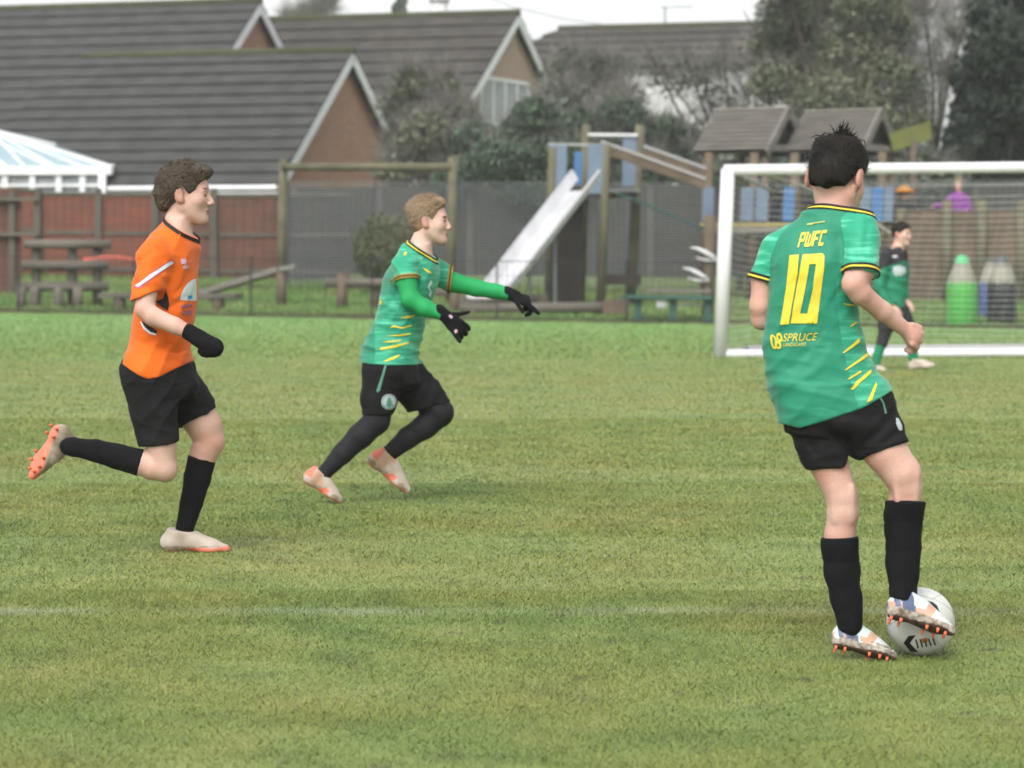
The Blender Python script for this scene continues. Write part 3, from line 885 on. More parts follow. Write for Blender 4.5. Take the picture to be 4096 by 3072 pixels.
def slide_tower():
    Y = 53.0; D = 1.25
    root = thing('slide_tower', 'wooden play tower with blue panels and a rope bridge beside the slide', 'play tower', tuple(gp(2370, Y)))
    def post(tx, ty, bx, Yp, r=.085, m='log_green'):
        b = MB(); b.tube([gp(bx, Yp, -.05), Q(tx, ty, Yp)], r, 9); b.build('post', M[m], root, smooth=True)
    post(2212, 590, 2194, Y); post(2424, 575, 2402, Y)
    post(2345, 498, 2322, Y + D); post(2560, 498, 2522, Y + D, .095)
    b = MB(); d0, d1 = Q(2204, 772, Y - .05), Q(2425, 772, Y - .05)
    b.prism([d0, d1, Q(2552, 764, Y + D), Q(2340, 764, Y + D)], (0, 0, -.11)); b.build('deck', M['timber_dark'], root)
    b = MB(); b.beam(Q(2425, 762, Y + .1), Q(2560, 762, Y + D), .06, .05); b.build('deck_edge', M['rail_light'], root)
    def panel(x0, x1, y0, y1, Yp, m):
        b = MB(); b.prism([Q(x0, y0, Yp), Q(x1, y0, Yp), Q(x1 - 4, y1, Yp), Q(x0 - 4, y1, Yp)], (0, .03, 0)); b.build('panel', M[m], root)
    panel(2198, 2268, 578, 760, Y - .05, 'panel_grey_blue')
    panel(2298, 2354, 607, 738, Y + D - .06, 'panel_bright_blue')
    panel(2352, 2412, 578, 775, Y - .06, 'panel_grey_blue')
    panel(2492, 2546, 550, 745, Y + D - .08, 'panel_grey_blue')
    b = MB(); b.beam(Q(2190, 576, Y - .02), Q(2416, 580, Y - .02), .05, .035); b.build('top_rail', M['rail_light'], root)
    b = MB(); b.tube([Q(2352, 540, Y + D - .1), Q(2550, 542, Y + D - .1)], .035, 6); b.build('hand_rail', M['white_plastic'], root)
    b = MB(); b.prism([Q(2226, 800, Y + .5), Q(2336, 790, Y + .5), gp(2320, Y + .5), gp(2222, Y + .5)], (0, .06, 0)); b.build('climbing_wall', M['timber_dark'], root)
    b = MB(); b.beam(Q(2404, 1120, Y + .05), Q(2560, 1118, Y + .5), .08, .18); b.build('cross_board', M['timber_dark'], root)
    # sloping bridge rails, light along the top edge
    for (x0, y0, Y0, x1, y1, Y1) in ((2404, 572, Y, 2822, 722, Y + .3), (2556, 584, Y + D, 2826, 680, Y + D)):
        b = MB(); b.beam(Q(x0, y0 + 12, Y0), Q(x1, y1 + 12, Y1), .05, .22); o = b.build('bridge_rail', M['timber_brown'], root)
        b = MB(); b.beam(Q(x0, y0, Y0) + Vector((0, -.01, .03)), Q(x1, y1, Y1) + Vector((0, -.01, .03)), .075, .045); b.build('rail_cap', M['rail_light'], o)
    # rope net bridge
    b = MB()
    for k in range(7):
        yy = Y + D * k / 6
        b.tube([Q(2464, 774, yy), Q(2560, 806, yy), Q(2660, 850, yy), Q(2790, 906, yy)], .022, 5)
    for t in np.linspace(0, 1, 15):
        xx, y_ = 2464 + 326 * t, 774 + 132 * t + 6 * math.sin(t * 3)
        b.tube([Q(xx, y_, Y), Q(xx, y_, Y + D)], .02, 5)
    b.build('rope_bridge', M['rope_green'], root)
slide_tower()

def slide():
    Y0, Y1 = 52.7, 50.9
    root = thing('slide', 'straight stainless steel slide running down to the left from the tower', 'slide', tuple(gp(1990, 51.2)))
    pl = [Q(2272, 764, Y0), Q(1996, 1118, Y1 + .35), Q(1940, 1172, Y1 + .1), Q(1872, 1190, Y1 - .05)]
    pr = [p + Vector((.86, -.5, 0)) * .44 for p in pl]
    b = MB()
    for i in range(3):
        b.prism([pl[i], pl[i + 1], pr[i + 1], pr[i]], (0, 0, -.02))
    b.build('bed', M['steel'], root)
    for side, pts in ((0, pl), (1, pr)):
        b = MB()
        up = [Vector((-.09, .03, .16))] * 2 + [Vector((-.05, .02, .13))] * 2 if side == 0 else [Vector((.02, -.01, .15))] * 2 + [Vector((.02, 0, .12))] * 2
        ext = (pts[0] - pts[1]).normalized() * .34
        q = [pts[0] + ext] + pts[1:]
        for i in range(3):
            b.prism([q[i], q[i + 1], q[i + 1] + up[i + 1], q[i] + up[i]], (.02, 0, 0))
        b.tube([p + u for p, u in zip(q, up)], .025, 6)
        b.build('side_wall', M['steel'], root)
    for f in (.35, .72):
        b = MB(); p = pl[0].lerp(pl[1], f).lerp(pr[0].lerp(pr[1], f), .5); b.tube([Vector((p.x, p.y, gz(p.y) - .05)), p - Vector((0, 0, .02))], .03, 6); b.build('leg', M['mesh_wire'], root)
slide()

def fort():
    Y = 55.5
    root = thing('play_fort', 'brown boarded play fort with blue panels and a deck behind the goal net', 'play fort', tuple(gp(3400, Y)))
    zt = Q(0, 905, Y).z
    b = MB(); b.prism([Q(2806, 900, Y), Q(3520, 900, Y), Q(3560, 894, Y + 1.4), Q(2850, 894, Y + 1.4)], (0, 0, -.1)); b.build('deck', M['timber_dark'], root)
    b = MB(); b.beam(Q(2800, 898, Y - .03), Q(3520, 898, Y - .03), .05, .04); b.build('deck_edge', M['yellow_edge'], root)
    b = MB(); b.beam(Q(2812, 918, Y - .02), Q(3300, 918, Y - .02), .05, .13); b.build('fascia', M['plank_grey'], root)
    for tx, bx, yy in ((2836, 2822, Y + .1), (3018, 3000, Y + .1), (3180, 3165, Y + .1), (3345, 3330, Y + .1), (3530, 3515, Y + .1)):
        b = MB(); b.tube([gp(bx, yy, -.05), Q(tx, 610, yy)], .085, 8); b.build('post', M['timber_brown'], root, smooth=True)
    for x0, x1, m in ((2808, 2852, 'panel_grey_blue'), (2960, 3012, 'panel_grey_blue'), (3020, 3070, 'panel_grey_blue'), (3130, 3174, 'panel_bright_blue'), (3440, 3480, 'panel_grey_blue'), (3484, 3530, 'panel_bright_blue'), (3534, 3570, 'panel_grey_blue')):
        b = MB(); b.prism([Q(x0 + 5, 748, Y - .02), Q(x1 + 5, 748, Y - .02), Q(x1, 884, Y - .02), Q(x0, 884, Y - .02)], (0, .03, 0)); b.build('panel', M[m], root)
    # boarded wall on the right, the deck of the children stands behind it
    a, c = Q(3505, 845, Y + .3), Q(4300, 845, Y - .6)
    board_panel((a.x, a.y, 0), (c.x, c.y, 0), gz(Y), a.z, .05, 40).build('board_wall', M['timber_brown'], root)
    b = MB(); b.prism([Q(3505, 985, Y + .45), Q(4300, 985, Y - .45), Q(4330, 978, Y + 1.2), Q(3530, 978, Y + 2)], (0, 0, -.08)); b.build('deck', M['timber_dark'], root)
    for sx in (3600, 3786, 3925, 4085):
        yy = Y + .2 - .9 * (sx - 3505) / 800
        b = MB(); b.tube([gp(sx, yy, -.05), Q(sx + 4, 800 if sx > 3700 else 835, yy)], .1, 8); b.build('post', M['log_green'], root, smooth=True)
fort()

def play_roof(label, apex, left_x, drop, foot_x, Y):
    # apex: photograph point of the gable peak at the right; left_x: column of the ridge's left end
    th = math.radians(33); c, s_ = math.cos(th), math.sin(th)
    u, v = Vector((c, -s_, 0)), Vector((-s_, -c, 0))
    A = Q(*apex, Y); kf = (foot_x / 4 - CX) / FPX; kl = (left_x / 4 - CX) / FPX
    w = (A.x - kf * Y) / (s_ - kf * c); L = (A.x - kl * Y) / (c + kl * s_)
    h = drop / 4 / FPX * Y
    root = thing('play_house_roof', label, 'play house', (A.x - u.x * L / 2, A.y - u.y * L / 2, gz(Y)))
    rows = 10
    b = MB(); un = MB()
    for side in (1, -1):
        vv = v * side; nrm = (vv * h + Vector((0, 0, w))).normalized()
        for i in range(rows):
            t0, t1 = i / rows, (i + .80) / rows
            a0 = A + vv * (w * t0) - Vector((0, 0, h * t0)) + nrm * .012; a1 = A + vv * (w * t1) - Vector((0, 0, h * t1)) + nrm * .05
            b.prism([a0, a0 - u * L, a1 - u * L, a1], nrm * -.04)
        un.prism([A - nrm * .06, A - nrm * .06 - u * L, A + vv * w - Vector((0, 0, h)) - nrm * .06 - u * L, A + vv * w - Vector((0, 0, h)) - nrm * .06], nrm * -.02)
    un.build('roof_lining', M['timber_dark'], root)
    b.build('slat_roof', M['plank_grey'], root)
    g = MB(); G = A - u * .16 - Vector((0, 0, .06)); g.prism([G, G + v * (w * .92) - Vector((0, 0, h * .92)), G - v * (w * .92) - Vector((0, 0, h * .92))], u * -.03); g.build('gable_board', M['timber_dark'], root)
    for side in (1, -1):
        vv = v * side; nrm = (vv * h + Vector((0, 0, w))).normalized()
        b = MB(); b.beam(A + u * .03 - nrm * .05, A + vv * w * 1.02 - Vector((0, 0, h * 1.02)) + u * .03 - nrm * .05, .05, .17, up=nrm); b.build('barge_board', M['plank_grey'], root)
    e = Vector((0, 0, -h * .93)); b = MB(); b.beam(A + e + v * w + u * .05, A + e - v * w + u * .05, .05, .13); b.build('tie_beam', M['plank_grey'], root)
    for k, sd in ((.12, .8), (.12, -.8), (L - .15, .8), (L - .15, -.8)):
        p = A - u * k + v * (w * sd); b = MB(); b.tube([Vector((p.x, p.y, gz(p.y) - .05)), Vector((p.x + .03, p.y, A.z - h * .86))], .075, 8); b.build('post', M['timber_brown'], root, smooth=True)
play_roof('left of the two small slatted play house roofs', (3150, 428), 2862, 180, 3062, 57.6)
play_roof('right of the two small slatted play house roofs, above the dark haired player', (3520, 434), 3222, 172, 3440, 57.3)
def olive():
    Y = 57.4; b = MB()
    b.prism([Q(3554, 534, Y), Q(3722, 482, Y + .4), Q(3726, 556, Y + .4), Q(3574, 604, Y)], (.02, .05, 0))
    r = thing('olive_panel', 'tilted olive yellow board beside the right play house roof', 'board', tuple(gp(3640, Y)))
    b.build('board', M['olive_board'], r)
    b = MB(); b.tube([gp(3650, Y + .25, -.05), Q(3652, 560, Y + .25)], .06, 8); b.build('post', M['timber_brown'], r, smooth=True)
olive()

def steps():
    Y = 50.6
    root = thing('climbing_pole', 'wooden pole with curved white climbing steps beside the goal post', 'climbing pole', tuple(gp(2840, Y)))
    b = MB(); b.tube([gp(2830, Y, -.05), Q(2842, 860, Y)], .10, 9); b.build('post', M['timber_brown'], root, smooth=True)
    for dx, dy in ((0, 0), (-32, 82)):
        pts = [(2762, 990), (2790, 994), (2818, 1008), (2846, 1024), (2870, 1038)]
        b = MB(); b.tube([Q(x + dx, y + dy, Y - .12) for x, y in pts], [.010, .026, .042, .036, .02], 8); b.build('step', M['white_plastic'], root, smooth=True)
        b = MB(); b.tube([Q(x + dx, y + dy, Y - .14) for x, y in ((2784, 1030), (2820, 1040), (2870, 1043))], [.008, .018, .012], 8); b.build('step', M['white_plastic'], root, smooth=True)
steps()
def green_table():
    Y = 48.9
    root = thing('picnic_table', 'low green picnic table with white seats left of the goal', 'table', tuple(gp(2690, Y)))
    b = MB(); b.beam(Q(2500, 1187, Y), Q(2866, 1192, Y - .5), .6, .06, bev=.012); b.build('tabletop', M['table_green'], root)
    for sx in (2552, 2690, 2830):
        yy = Y - .5 * (sx - 2500) / 366
        b = MB(); b.beam(gp(sx, yy - .12, -.02), Q(sx + 2, 1192, yy - .12), .1, .12); b.build('leg', M['table_green'], root)
    b = MB(); b.beam(Q(2594, 1163, Y + .6), Q(2850, 1166, Y + .2), .25, .05); b.build('back_plank', M['plank_grey'], root)
    for x0, x1, sy, h in ((2626, 2666, 1215, .13), (2712, 2800, 1216, .035)):
        b = MB(); b.beam(Q(x0, sy, Y - .3), Q(x1, sy, Y - .3), .25, h, bev=.01); b.build('seat', M['white_plastic'], root)
green_table()

W('bin_green', (.07, .42, .06), (.06, .36, .05), scale=2, rough=.45)
W('bin_black', (.018, .022, .024), rough=.45)
W('bin_blue', (.06, .10, .25), rough=.45)
W('bin_tip', (.34, .32, .26), (.28, .265, .215), scale=4, rough=.6)
W('bin_tip_green', (.10, .50, .20), rough=.5)
W('bin_tip_black', (.08, .085, .09), rough=.5)
def pencil_bin(label, cx, Y, hw, top_y, m, tipm):
    base = gp(cx, Y)
    root = thing('litter_bin', label, 'litter bin', tuple(base), 'pencil shaped litter bins')
    R = hw / 4 / FPX * Y
    zs = lambda sy: Q(0, sy, Y).z
    def lathe(prof, n=18, wob=None):
        b = MB(); vs, fs = [], []
        for i, (r, z) in enumerate(prof):
            for k in range(n):
                zz = z + (wob * (1 if k % 3 == 0 else -.4) if wob and i in (0,) else 0)
                vs.append((base.x + r * math.cos(2 * math.pi * k / n), Y + r * math.sin(2 * math.pi * k / n), zz))
        for i in range(len(prof) - 1):
            fs += [(i * n + k, i * n + (k + 1) % n, (i + 1) * n + (k + 1) % n, (i + 1) * n + k) for k in range(n)]
        fs.append(tuple((len(prof) - 1) * n + k for k in range(n)))
        return b.add(vs, fs)
    h = zs(1135) 
    lathe([(R * .96, base.z), (R, base.z + .06), (R, h), (R * .97, h + .03)]).build('body', M[m], root, smooth=True)
    lathe([(R * 1.01, h - .02), (R * .80, zs(1100)), (R * .48, zs(1052))], wob=.03).build('sharpened_collar', M['bin_tip'], root)
    lathe([(R * .48, zs(1052)), (R * .42, zs(1036)), (R * .32, zs(top_y)), (R * .05, zs(top_y) + .015)]).build('tip', M[tipm], root, smooth=True)
pencil_bin('bright green pencil shaped litter bin behind the goal net', 3848, GD(1302), 62, 1024, 'bin_green', 'bin_tip_green')
pencil_bin('black pencil shaped litter bin at the right behind the net', 4008, GD(1298), 60, 1024, 'bin_black', 'bin_tip_black')
pencil_bin('blue pencil shaped litter bin mostly hidden between the green and black ones', 3968, GD(1272), 54, 1066, 'bin_blue', 'bin_tip_black')

# ================================================================== GOAL
W('goal_white', (.80, .80, .80), (.74, .74, .75), scale=4, rough=.35)
W('net_cord', (.56, .56, .54), rough=.8)
def goal():
    Yg = GD(1430)
    bl = Q(2880, 1420, Yg); tl = Q(2912, 676, Yg)
    br = Q(5900, 1404, Yg); tr = Q(5930, 648, Yg)
    root = thing('football_goal', 'white football goal with a pale net in front of the play fort', 'goal', (bl.x, Yg, 0))
    rp = .066
    b = MB(); b.tube([bl - Vector((0, 0, .03)), tl], rp + .018, 14); b.build('post', M['goal_white'], root, smooth=True)
    b = MB(); b.tube([br - Vector((0, 0, .03)), tr], rp + .018, 14); b.build('post', M['goal_white'], root, smooth=True)
    b = MB(); b.tube([tl + Vector((-.05, 0, -.012)), tr + Vector((.05, 0, -.012))], rp, 14); b.build('crossbar', M['goal_white'], root, smooth=True)
    b = MB(); b.tube([bl + Vector((0, 0, .01)), br + Vector((0, 0, .01))], rp * .85, 12); b.build('base_bar', M['goal_white'], root, smooth=True)
    bk = 1.7; tk = .9
    BL, BR = bl + Vector((.45, bk, .02)), br + Vector((-.3, bk, .02))
    for q0, q1 in ((bl, BL), (BL, BR), (br, BR)):
        b = MB(); b.tube([q0, q1], .035, 8); b.build('ground_bar', M['rail_light'], root, smooth=True)
    TL, TR = tl + Vector((.62, tk, -.25)), tr + Vector((-.3, tk, -.12))
    for q0, q1 in ((tl, TL), (tr, TR)):
        b = MB(); b.tube([q0, q1], .022, 8); b.build('stanchion', M['rail_light'], root, smooth=True)
    # net: back sheet, side sheet, roof sheet
    b = MB()
    def sheet(P00, P10, P01, P11, nu, nv, sag, ru, rv, wob=.0):
        """P00-P10 along u (bottom), P01-P11 top"""
        def pt(u, v):
            p = P00.lerp(P10, u).lerp(P01.lerp(P11, u), v)
            s = 4 * u * (1 - u)
            return p + Vector((0, sag * math.sin(math.pi * v) * .6, -sag * s * .5 * v + wob * math.sin(u * 9 + v * 3)))
        for j in range(nv + 1):
            b.tube([pt(i / 14, j / nv) for i in range(15)], ru, 3, cap=False)
        for i in range(nu + 1):
            b.tube([pt(i / nu, j / 10) for j in range(11)], rv, 3, cap=False)
    sheet(BL, BR, TL, TR, 60, 25, .28, .0033, .0010, .02)
    sheet(bl + Vector((0, .04, .02)), BL, tl + Vector((0, .04, -.05)), TL, 12, 25, .12, .0040, .0012, .0)
    sheet(TL, TR, tl + Vector((0, .03, -.06)), tr + Vector((0, .03, -.06)), 60, 3, .22, .0026, .0012, .01)
    sheet(br + Vector((0, .04, .02)), BR, tr + Vector((0, .04, -.05)), TR, 14, 25, .12, .006, .003)
    for k in range(5):       # gathered strands of spare net hanging from the corner
        b.tube([tl + Vector((.45 + .02 * k, .06, -.07)), tl + Vector((.95 + .05 * k, .3, -.2 - .02 * k)), tl + Vector((1.75 + .1 * k, .75, -.62 - .05 * k))], .012, 4)
    b.build('net', M['net_cord'], root)
goal()
# ================================================================== SURFACE MODELLING (distance fields -> meshes)
def arr3(v): return np.array(tuple(v), dtype=np.float64)

def smin(a, b, k):
    if k <= 0: return np.minimum(a, b)
    h = np.clip(.5 + .5 * (b - a) / k, 0, 1)
    return b + (a - b) * h - k * h * (1 - h)
def smax(a, b, k): return -smin(-a, -b, k)

def cone(p, a, b, ra, rb):
    a, b = arr3(a), arr3(b)
    ba = b - a
    h = np.clip((p - a) @ ba / max(ba @ ba, 1e-12), 0, 1)
    return np.linalg.norm(p - a - h[:, None] * ba, axis=1) - (ra + h * (rb - ra))

def chain(p, pts, k=.012):
    """pts: [(point, radius), ...]"""
    d = None
    for (a, ra), (b, rb) in zip(pts[:-1], pts[1:]):
        c = cone(p, a, b, ra, rb)
        d = c if d is None else smin(d, c, k)
    return d

def ell(p, c, R, r):
    """ellipsoid, R rows are its axes"""
    q = (p - arr3(c)) @ np.asarray(R).T
    r = np.asarray(r, dtype=float)
    k0 = np.linalg.norm(q / r, axis=1)
    k1 = np.linalg.norm(q / (r * r), axis=1)
    return k0 * (k0 - 1) / np.maximum(k1, 1e-9)

def loft(p, st, n=2.2, yaw=0.0):
    """st: rows (z, cx, cy, rx, ry); horizontal oval sections, smoothly joined"""
    st = np.array(sorted(st), dtype=float)
    zz = np.linspace(st[0, 0], st[-1, 0], 120)
    cols = []
    for j in range(1, 5):
        c = np.interp(zz, st[:, 0], st[:, j])
        ker = np.ones(9) / 9
        c = np.convolve(np.pad(c, 4, mode='edge'), ker, 'valid')
        cols.append(c)
    z = p[:, 2]
    cx, cy, rx, ry = (np.interp(z, zz, c) for c in cols)
    dx, dy = p[:, 0] - cx, p[:, 1] - cy
    if yaw:
        c_, s_ = math.cos(yaw), math.sin(yaw)
        dx, dy = dx * c_ + dy * s_, -dx * s_ + dy * c_
    k = (np.abs(dx / rx) ** n + np.abs(dy / ry) ** n) ** (1 / n)
    d = (k - 1) * np.minimum(rx, ry)
    return np.maximum(d, np.maximum(z - st[-1, 0], st[0, 0] - z))

def plane(p, c, nrm):
    n = arr3(nrm); n = n / np.linalg.norm(n)
    return (p - arr3(c)) @ n

def vnoise(p, seed=0):
    i = np.floor(p).astype(np.int64); f = p - i
    f = f * f * (3 - 2 * f)
    def h(ix, iy, iz):
        n = (ix * 374761393 + iy * 668265263 + iz * 2147483647 + seed * 1274126177) & 0xffffffff
        n = ((n ^ (n >> 13)) * 1274126177) & 0xffffffff
        return ((n ^ (n >> 16)) & 0xffff) / 65535.0 * 2 - 1
    r = 0
    for dx in (0, 1):
        for dy in (0, 1):
            for dz in (0, 1):
                w = (f[:, 0] if dx else 1 - f[:, 0]) * (f[:, 1] if dy else 1 - f[:, 1]) * (f[:, 2] if dz else 1 - f[:, 2])
                r = r + w * h(i[:, 0] + dx, i[:, 1] + dy, i[:, 2] + dz)
    return r

def folds(p, d, freq, amp, seed=1, warp=1.6, wf=7.0):
    d = arr3(d); d = d / np.linalg.norm(d)
    q = p @ d * freq + warp * vnoise(p * wf, seed)
    m = np.clip(.5 + .9 * vnoise(p * 5.0, seed + 9), 0, 1)
    return amp * m * (1 - np.abs(np.sin(q))) ** 1.5

def crease(p, Yc, pts, amp, wd):
    """crease lines on the side of the cloth that faces the camera's half; pts are points along the line"""
    q = p.copy(); q[:, 1] = Yc
    d = None
    for a, b in zip(pts[:-1], pts[1:]):
        a, b = arr3(a), arr3(b); a[1] = b[1] = Yc
        c = np.maximum(cone(q, a, b, 0, 0), 0); d = c if d is None else np.minimum(d, c)
    return amp * np.exp(-(d / wd) ** 2) * (p[:, 1] < Yc)

def surf(fn, lo, hi, vox, smooth=2):
    lo, hi = np.array(lo, float), np.array(hi, float)
    S = 4
    nc = np.ceil((hi - lo) / (vox * S)).astype(int) + 1
    n = nc * S
    cx = [lo[k] + (np.arange(nc[k]) + .5) * vox * S - vox * .5 for k in range(3)]
    g = np.stack(np.meshgrid(*cx, indexing='ij'), -1).reshape(-1, 3)
    dc = fn(g)
    near = np.abs(dc) < vox * S * 1.9
    V = np.repeat(np.repeat(np.repeat(dc.reshape(nc), S, 0), S, 1), S, 2).astype(np.float32)
    idx = np.argwhere(near.reshape(nc))
    off = np.stack(np.meshgrid(*[np.arange(S)] * 3, indexing='ij'), -1).reshape(-1, 3)
    ii = (idx[:, None, :] * S + off[None]).reshape(-1, 3)
    for c in range(0, len(ii), 400000):
        b = ii[c:c + 400000]
        V[b[:, 0], b[:, 1], b[:, 2]] = fn(lo + b * vox)
    V[0], V[-1] = 1, 1
    V[:, 0], V[:, -1] = 1, 1
    V[:, :, 0], V[:, :, -1] = 1, 1
    I = V < 0
    cnt = np.zeros(n - 1, np.int8)
    cor = [(a, b, c) for a in (0, 1) for b in (0, 1) for c in (0, 1)]
    sl = lambda a, m: slice(a, m - 1 + a)
    for a, b, c in cor: cnt += I[sl(a, n[0]), sl(b, n[1]), sl(c, n[2])]
    act = (cnt > 0) & (cnt < 8)
    ci = np.argwhere(act)
    vid = np.full(n - 1, -1, np.int64)
    vid[act] = np.arange(len(ci))
    acc = np.zeros((len(ci), 3)); w = np.zeros(len(ci))
    for e in range(12):
        ax = e // 4; o = [(0, 0), (0, 1), (1, 0), (1, 1)][e % 4]
        p0 = np.insert(np.array(o), ax, 0); p1 = np.insert(np.array(o), ax, 1)
        a = V[tuple((ci + p0).T)].astype(float); b = V[tuple((ci + p1).T)].astype(float)
        m = (a < 0) != (b < 0)
        t = np.where(m, a / np.where(m, a - b, 1), 0)
        q = p0 + (p1 - p0) * t[:, None]
        acc[m] += q[m]; w[m] += 1
    P = lo + (ci + acc / w[:, None]) * vox
    quads = []
    for ax in range(3):
        b1, b2 = [(1, 2), (2, 0), (0, 1)][ax]
        s0 = [slice(1, None)] * 3; s1 = [slice(1, None)] * 3
        s0[ax] = slice(0, -1)
        a, b = I[tuple(s0)], I[tuple(s1)]
        ed = np.argwhere(a != b)
        base = ed + 1; base[:, ax] -= 1
        # keep cells in range
        ok = np.all(base < n - 1, axis=1); ed, base = ed[ok], base[ok]
        ins = a[tuple(ed.T)]
        e1 = np.zeros(3, int); e1[b1] = 1; e2 = np.zeros(3, int); e2[b2] = 1
        q = np.stack([vid[tuple((base - e1 - e2).T)], vid[tuple((base - e2).T)], vid[tuple(base.T)], vid[tuple((base - e1).T)]], 1)
        q[~ins] = q[~ins][:, ::-1]
        quads.append(q[(q >= 0).all(1)])
    F = np.concatenate(quads)
    # smoothing
    if smooth:
        E = np.concatenate([F[:, [0, 1]], F[:, [1, 2]], F[:, [2, 3]], F[:, [3, 0]]])
        for it in range(smooth):
            s = np.zeros_like(P); c = np.zeros(len(P))
            np.add.at(s, E[:, 0], P[E[:, 1]]); np.add.at(c, E[:, 0], 1)
            P = P * .4 + .6 * s / np.maximum(c, 1)[:, None]
    return P, F

def drop_faces(P, F, keepmask):
    F = F[keepmask]
    u, inv = np.unique(F, return_inverse=True)
    return P[u], inv.reshape(F.shape)

def bvh(o_list):
    """world space BVH over several objects"""
    vs, fs = [], []
    for o in o_list:
        off = len(vs); w = Vector(o.location)
        q = o.parent
        while q is not None: w += q.location; q = q.parent
        vs += [v.co + w for v in o.data.vertices]
        fs += [tuple(i + off for i in p.vertices) for p in o.data.polygons]
    return BVHTree.FromPolygons(vs, fs)

CAMP = Vector((0, 0, CAMH))
def decal(name, polys, tree_, m, parent, off=.003, step=6.0, maxd=.6, thick=False):
    """print of given outline(s) (photograph coordinates, even-odd) laid on the cloth they cover"""
    vs, es = [], []
    for poly in polys:
        o = len(vs); k = 0
        for i in range(len(poly)):
            a, b = Vector(poly[i]), Vector(poly[(i + 1) % len(poly)])
            nn = max(1, int((b - a).length / step))
            for j in range(nn): vs.append(a.lerp(b, j / nn)); k += 1
        es += [(o + j, o + (j + 1) % k) for j in range(k)]
    xs_, ys_ = [v[0] for v in vs], [v[1] for v in vs]
    bnd = list(vs)
    for x in np.arange(min(xs_) + step / 2, max(xs_), step):
        for y in np.arange(min(ys_) + step / 2, max(ys_), step):
            if min((abs(x - b[0]) + abs(y - b[1])) for b in bnd) > step * .5: vs.append(Vector((x, y)))
    r = delaunay_2d_cdt([Vector((v[0], v[1])) for v in vs], es, [], 0, 1e-4)
    v2, fs = r[0], r[2]
    def inside(x, y):
        c = False
        for poly in polys:
            n = len(poly); j = n - 1
            for i in range(n):
                xi, yi = poly[i]; xj, yj = poly[j]
                if (yi > y) != (yj > y) and x < (xj - xi) * (y - yi) / (yj - yi) + xi: c = not c
                j = i
        return c
    fs = [f for f in fs if inside(sum(v2[i][0] for i in f) / len(f), sum(v2[i][1] for i in f) / len(f))]
    P3 = []; d0 = None
    for v in v2:
        d = Q(v[0], v[1], 1.0) - CAMP
        d.normalize()
        h = tree_.ray_cast(CAMP, d)
        if h[0] is None: P3.append(None)
        else:
            nn = h[1] if h[1].dot(d) < 0 else -h[1]
            P3.append((h[0] + nn * off, h[3]))
    ds = [p[1] for p in P3 if p]
    if not ds: return None
    med = sorted(ds)[len(ds) // 2]
    fs = [f for f in fs if all(P3[i] is not None and abs(P3[i][1] - med) < maxd for i in f)]
    fs = [f for f in fs if max(P3[i][1] for i in f) - min(P3[i][1] for i in f) < .08]
    if not fs: return None
    b = MB(); used = sorted({i for f in fs for i in f}); mp = {i: k for k, i in enumerate(used)}
    b.add([P3[i][0] for i in used], [tuple(mp[i] for i in f) for f in fs])
    me = bpy.data.meshes.new(name); me.from_pydata(b.v, [], b.f); me.materials.append(m)
    return link(name, me, parent, True)

def text_polys(txt, corners, bold=.03, spacing=1.0):
    """outline polygons of a word fitted into the photograph quad corners = (bottom left, bottom right, top right, top left)"""
    cu = bpy.data.curves.new('w', 'FONT'); cu.body = txt; cu.offset = bold; cu.space_character = spacing; cu.resolution_u = 3
    cu.fill_mode = 'NONE'
    o = bpy.data.objects.new('w', cu); COL.objects.link(o)
    me = o.to_mesh()
    # walk the edge loops
    nb = {}
    for e in me.edges:
        a, b = e.vertices; nb.setdefault(a, []).append(b); nb.setdefault(b, []).append(a)
    co = [v.co.copy() for v in me.vertices]
    seen, loops = set(), []
    for s in nb:
        if s in seen: continue
        lp, cur, prev = [], s, None
        while cur is not None and cur not in seen:
            seen.add(cur); lp.append(cur)
            nx = [q for q in nb[cur] if q != prev and q not in seen]
            prev, cur = cur, (nx[0] if nx else None)
        if len(lp) > 2: loops.append(lp)
    xs_ = [c.x for c in co]; ys_ = [c.y for c in co]
    x0, x1, y0, y1 = min(xs_), max(xs_), min(ys_), max(ys_)
    bl, br, tr, tl = [Vector(c) for c in corners]
    res = []
    for lp in loops:
        pl = []
        for i in lp:
            u, v = (co[i].x - x0) / (x1 - x0), (co[i].y - y0) / (y1 - y0)
            q = bl.lerp(br, u).lerp(tl.lerp(tr, u), v)
            pl.append((q.x, q.y))
        res.append(pl)
    o.to_mesh_clear(); bpy.data.objects.remove(o); bpy.data.curves.remove(cu)
    return res

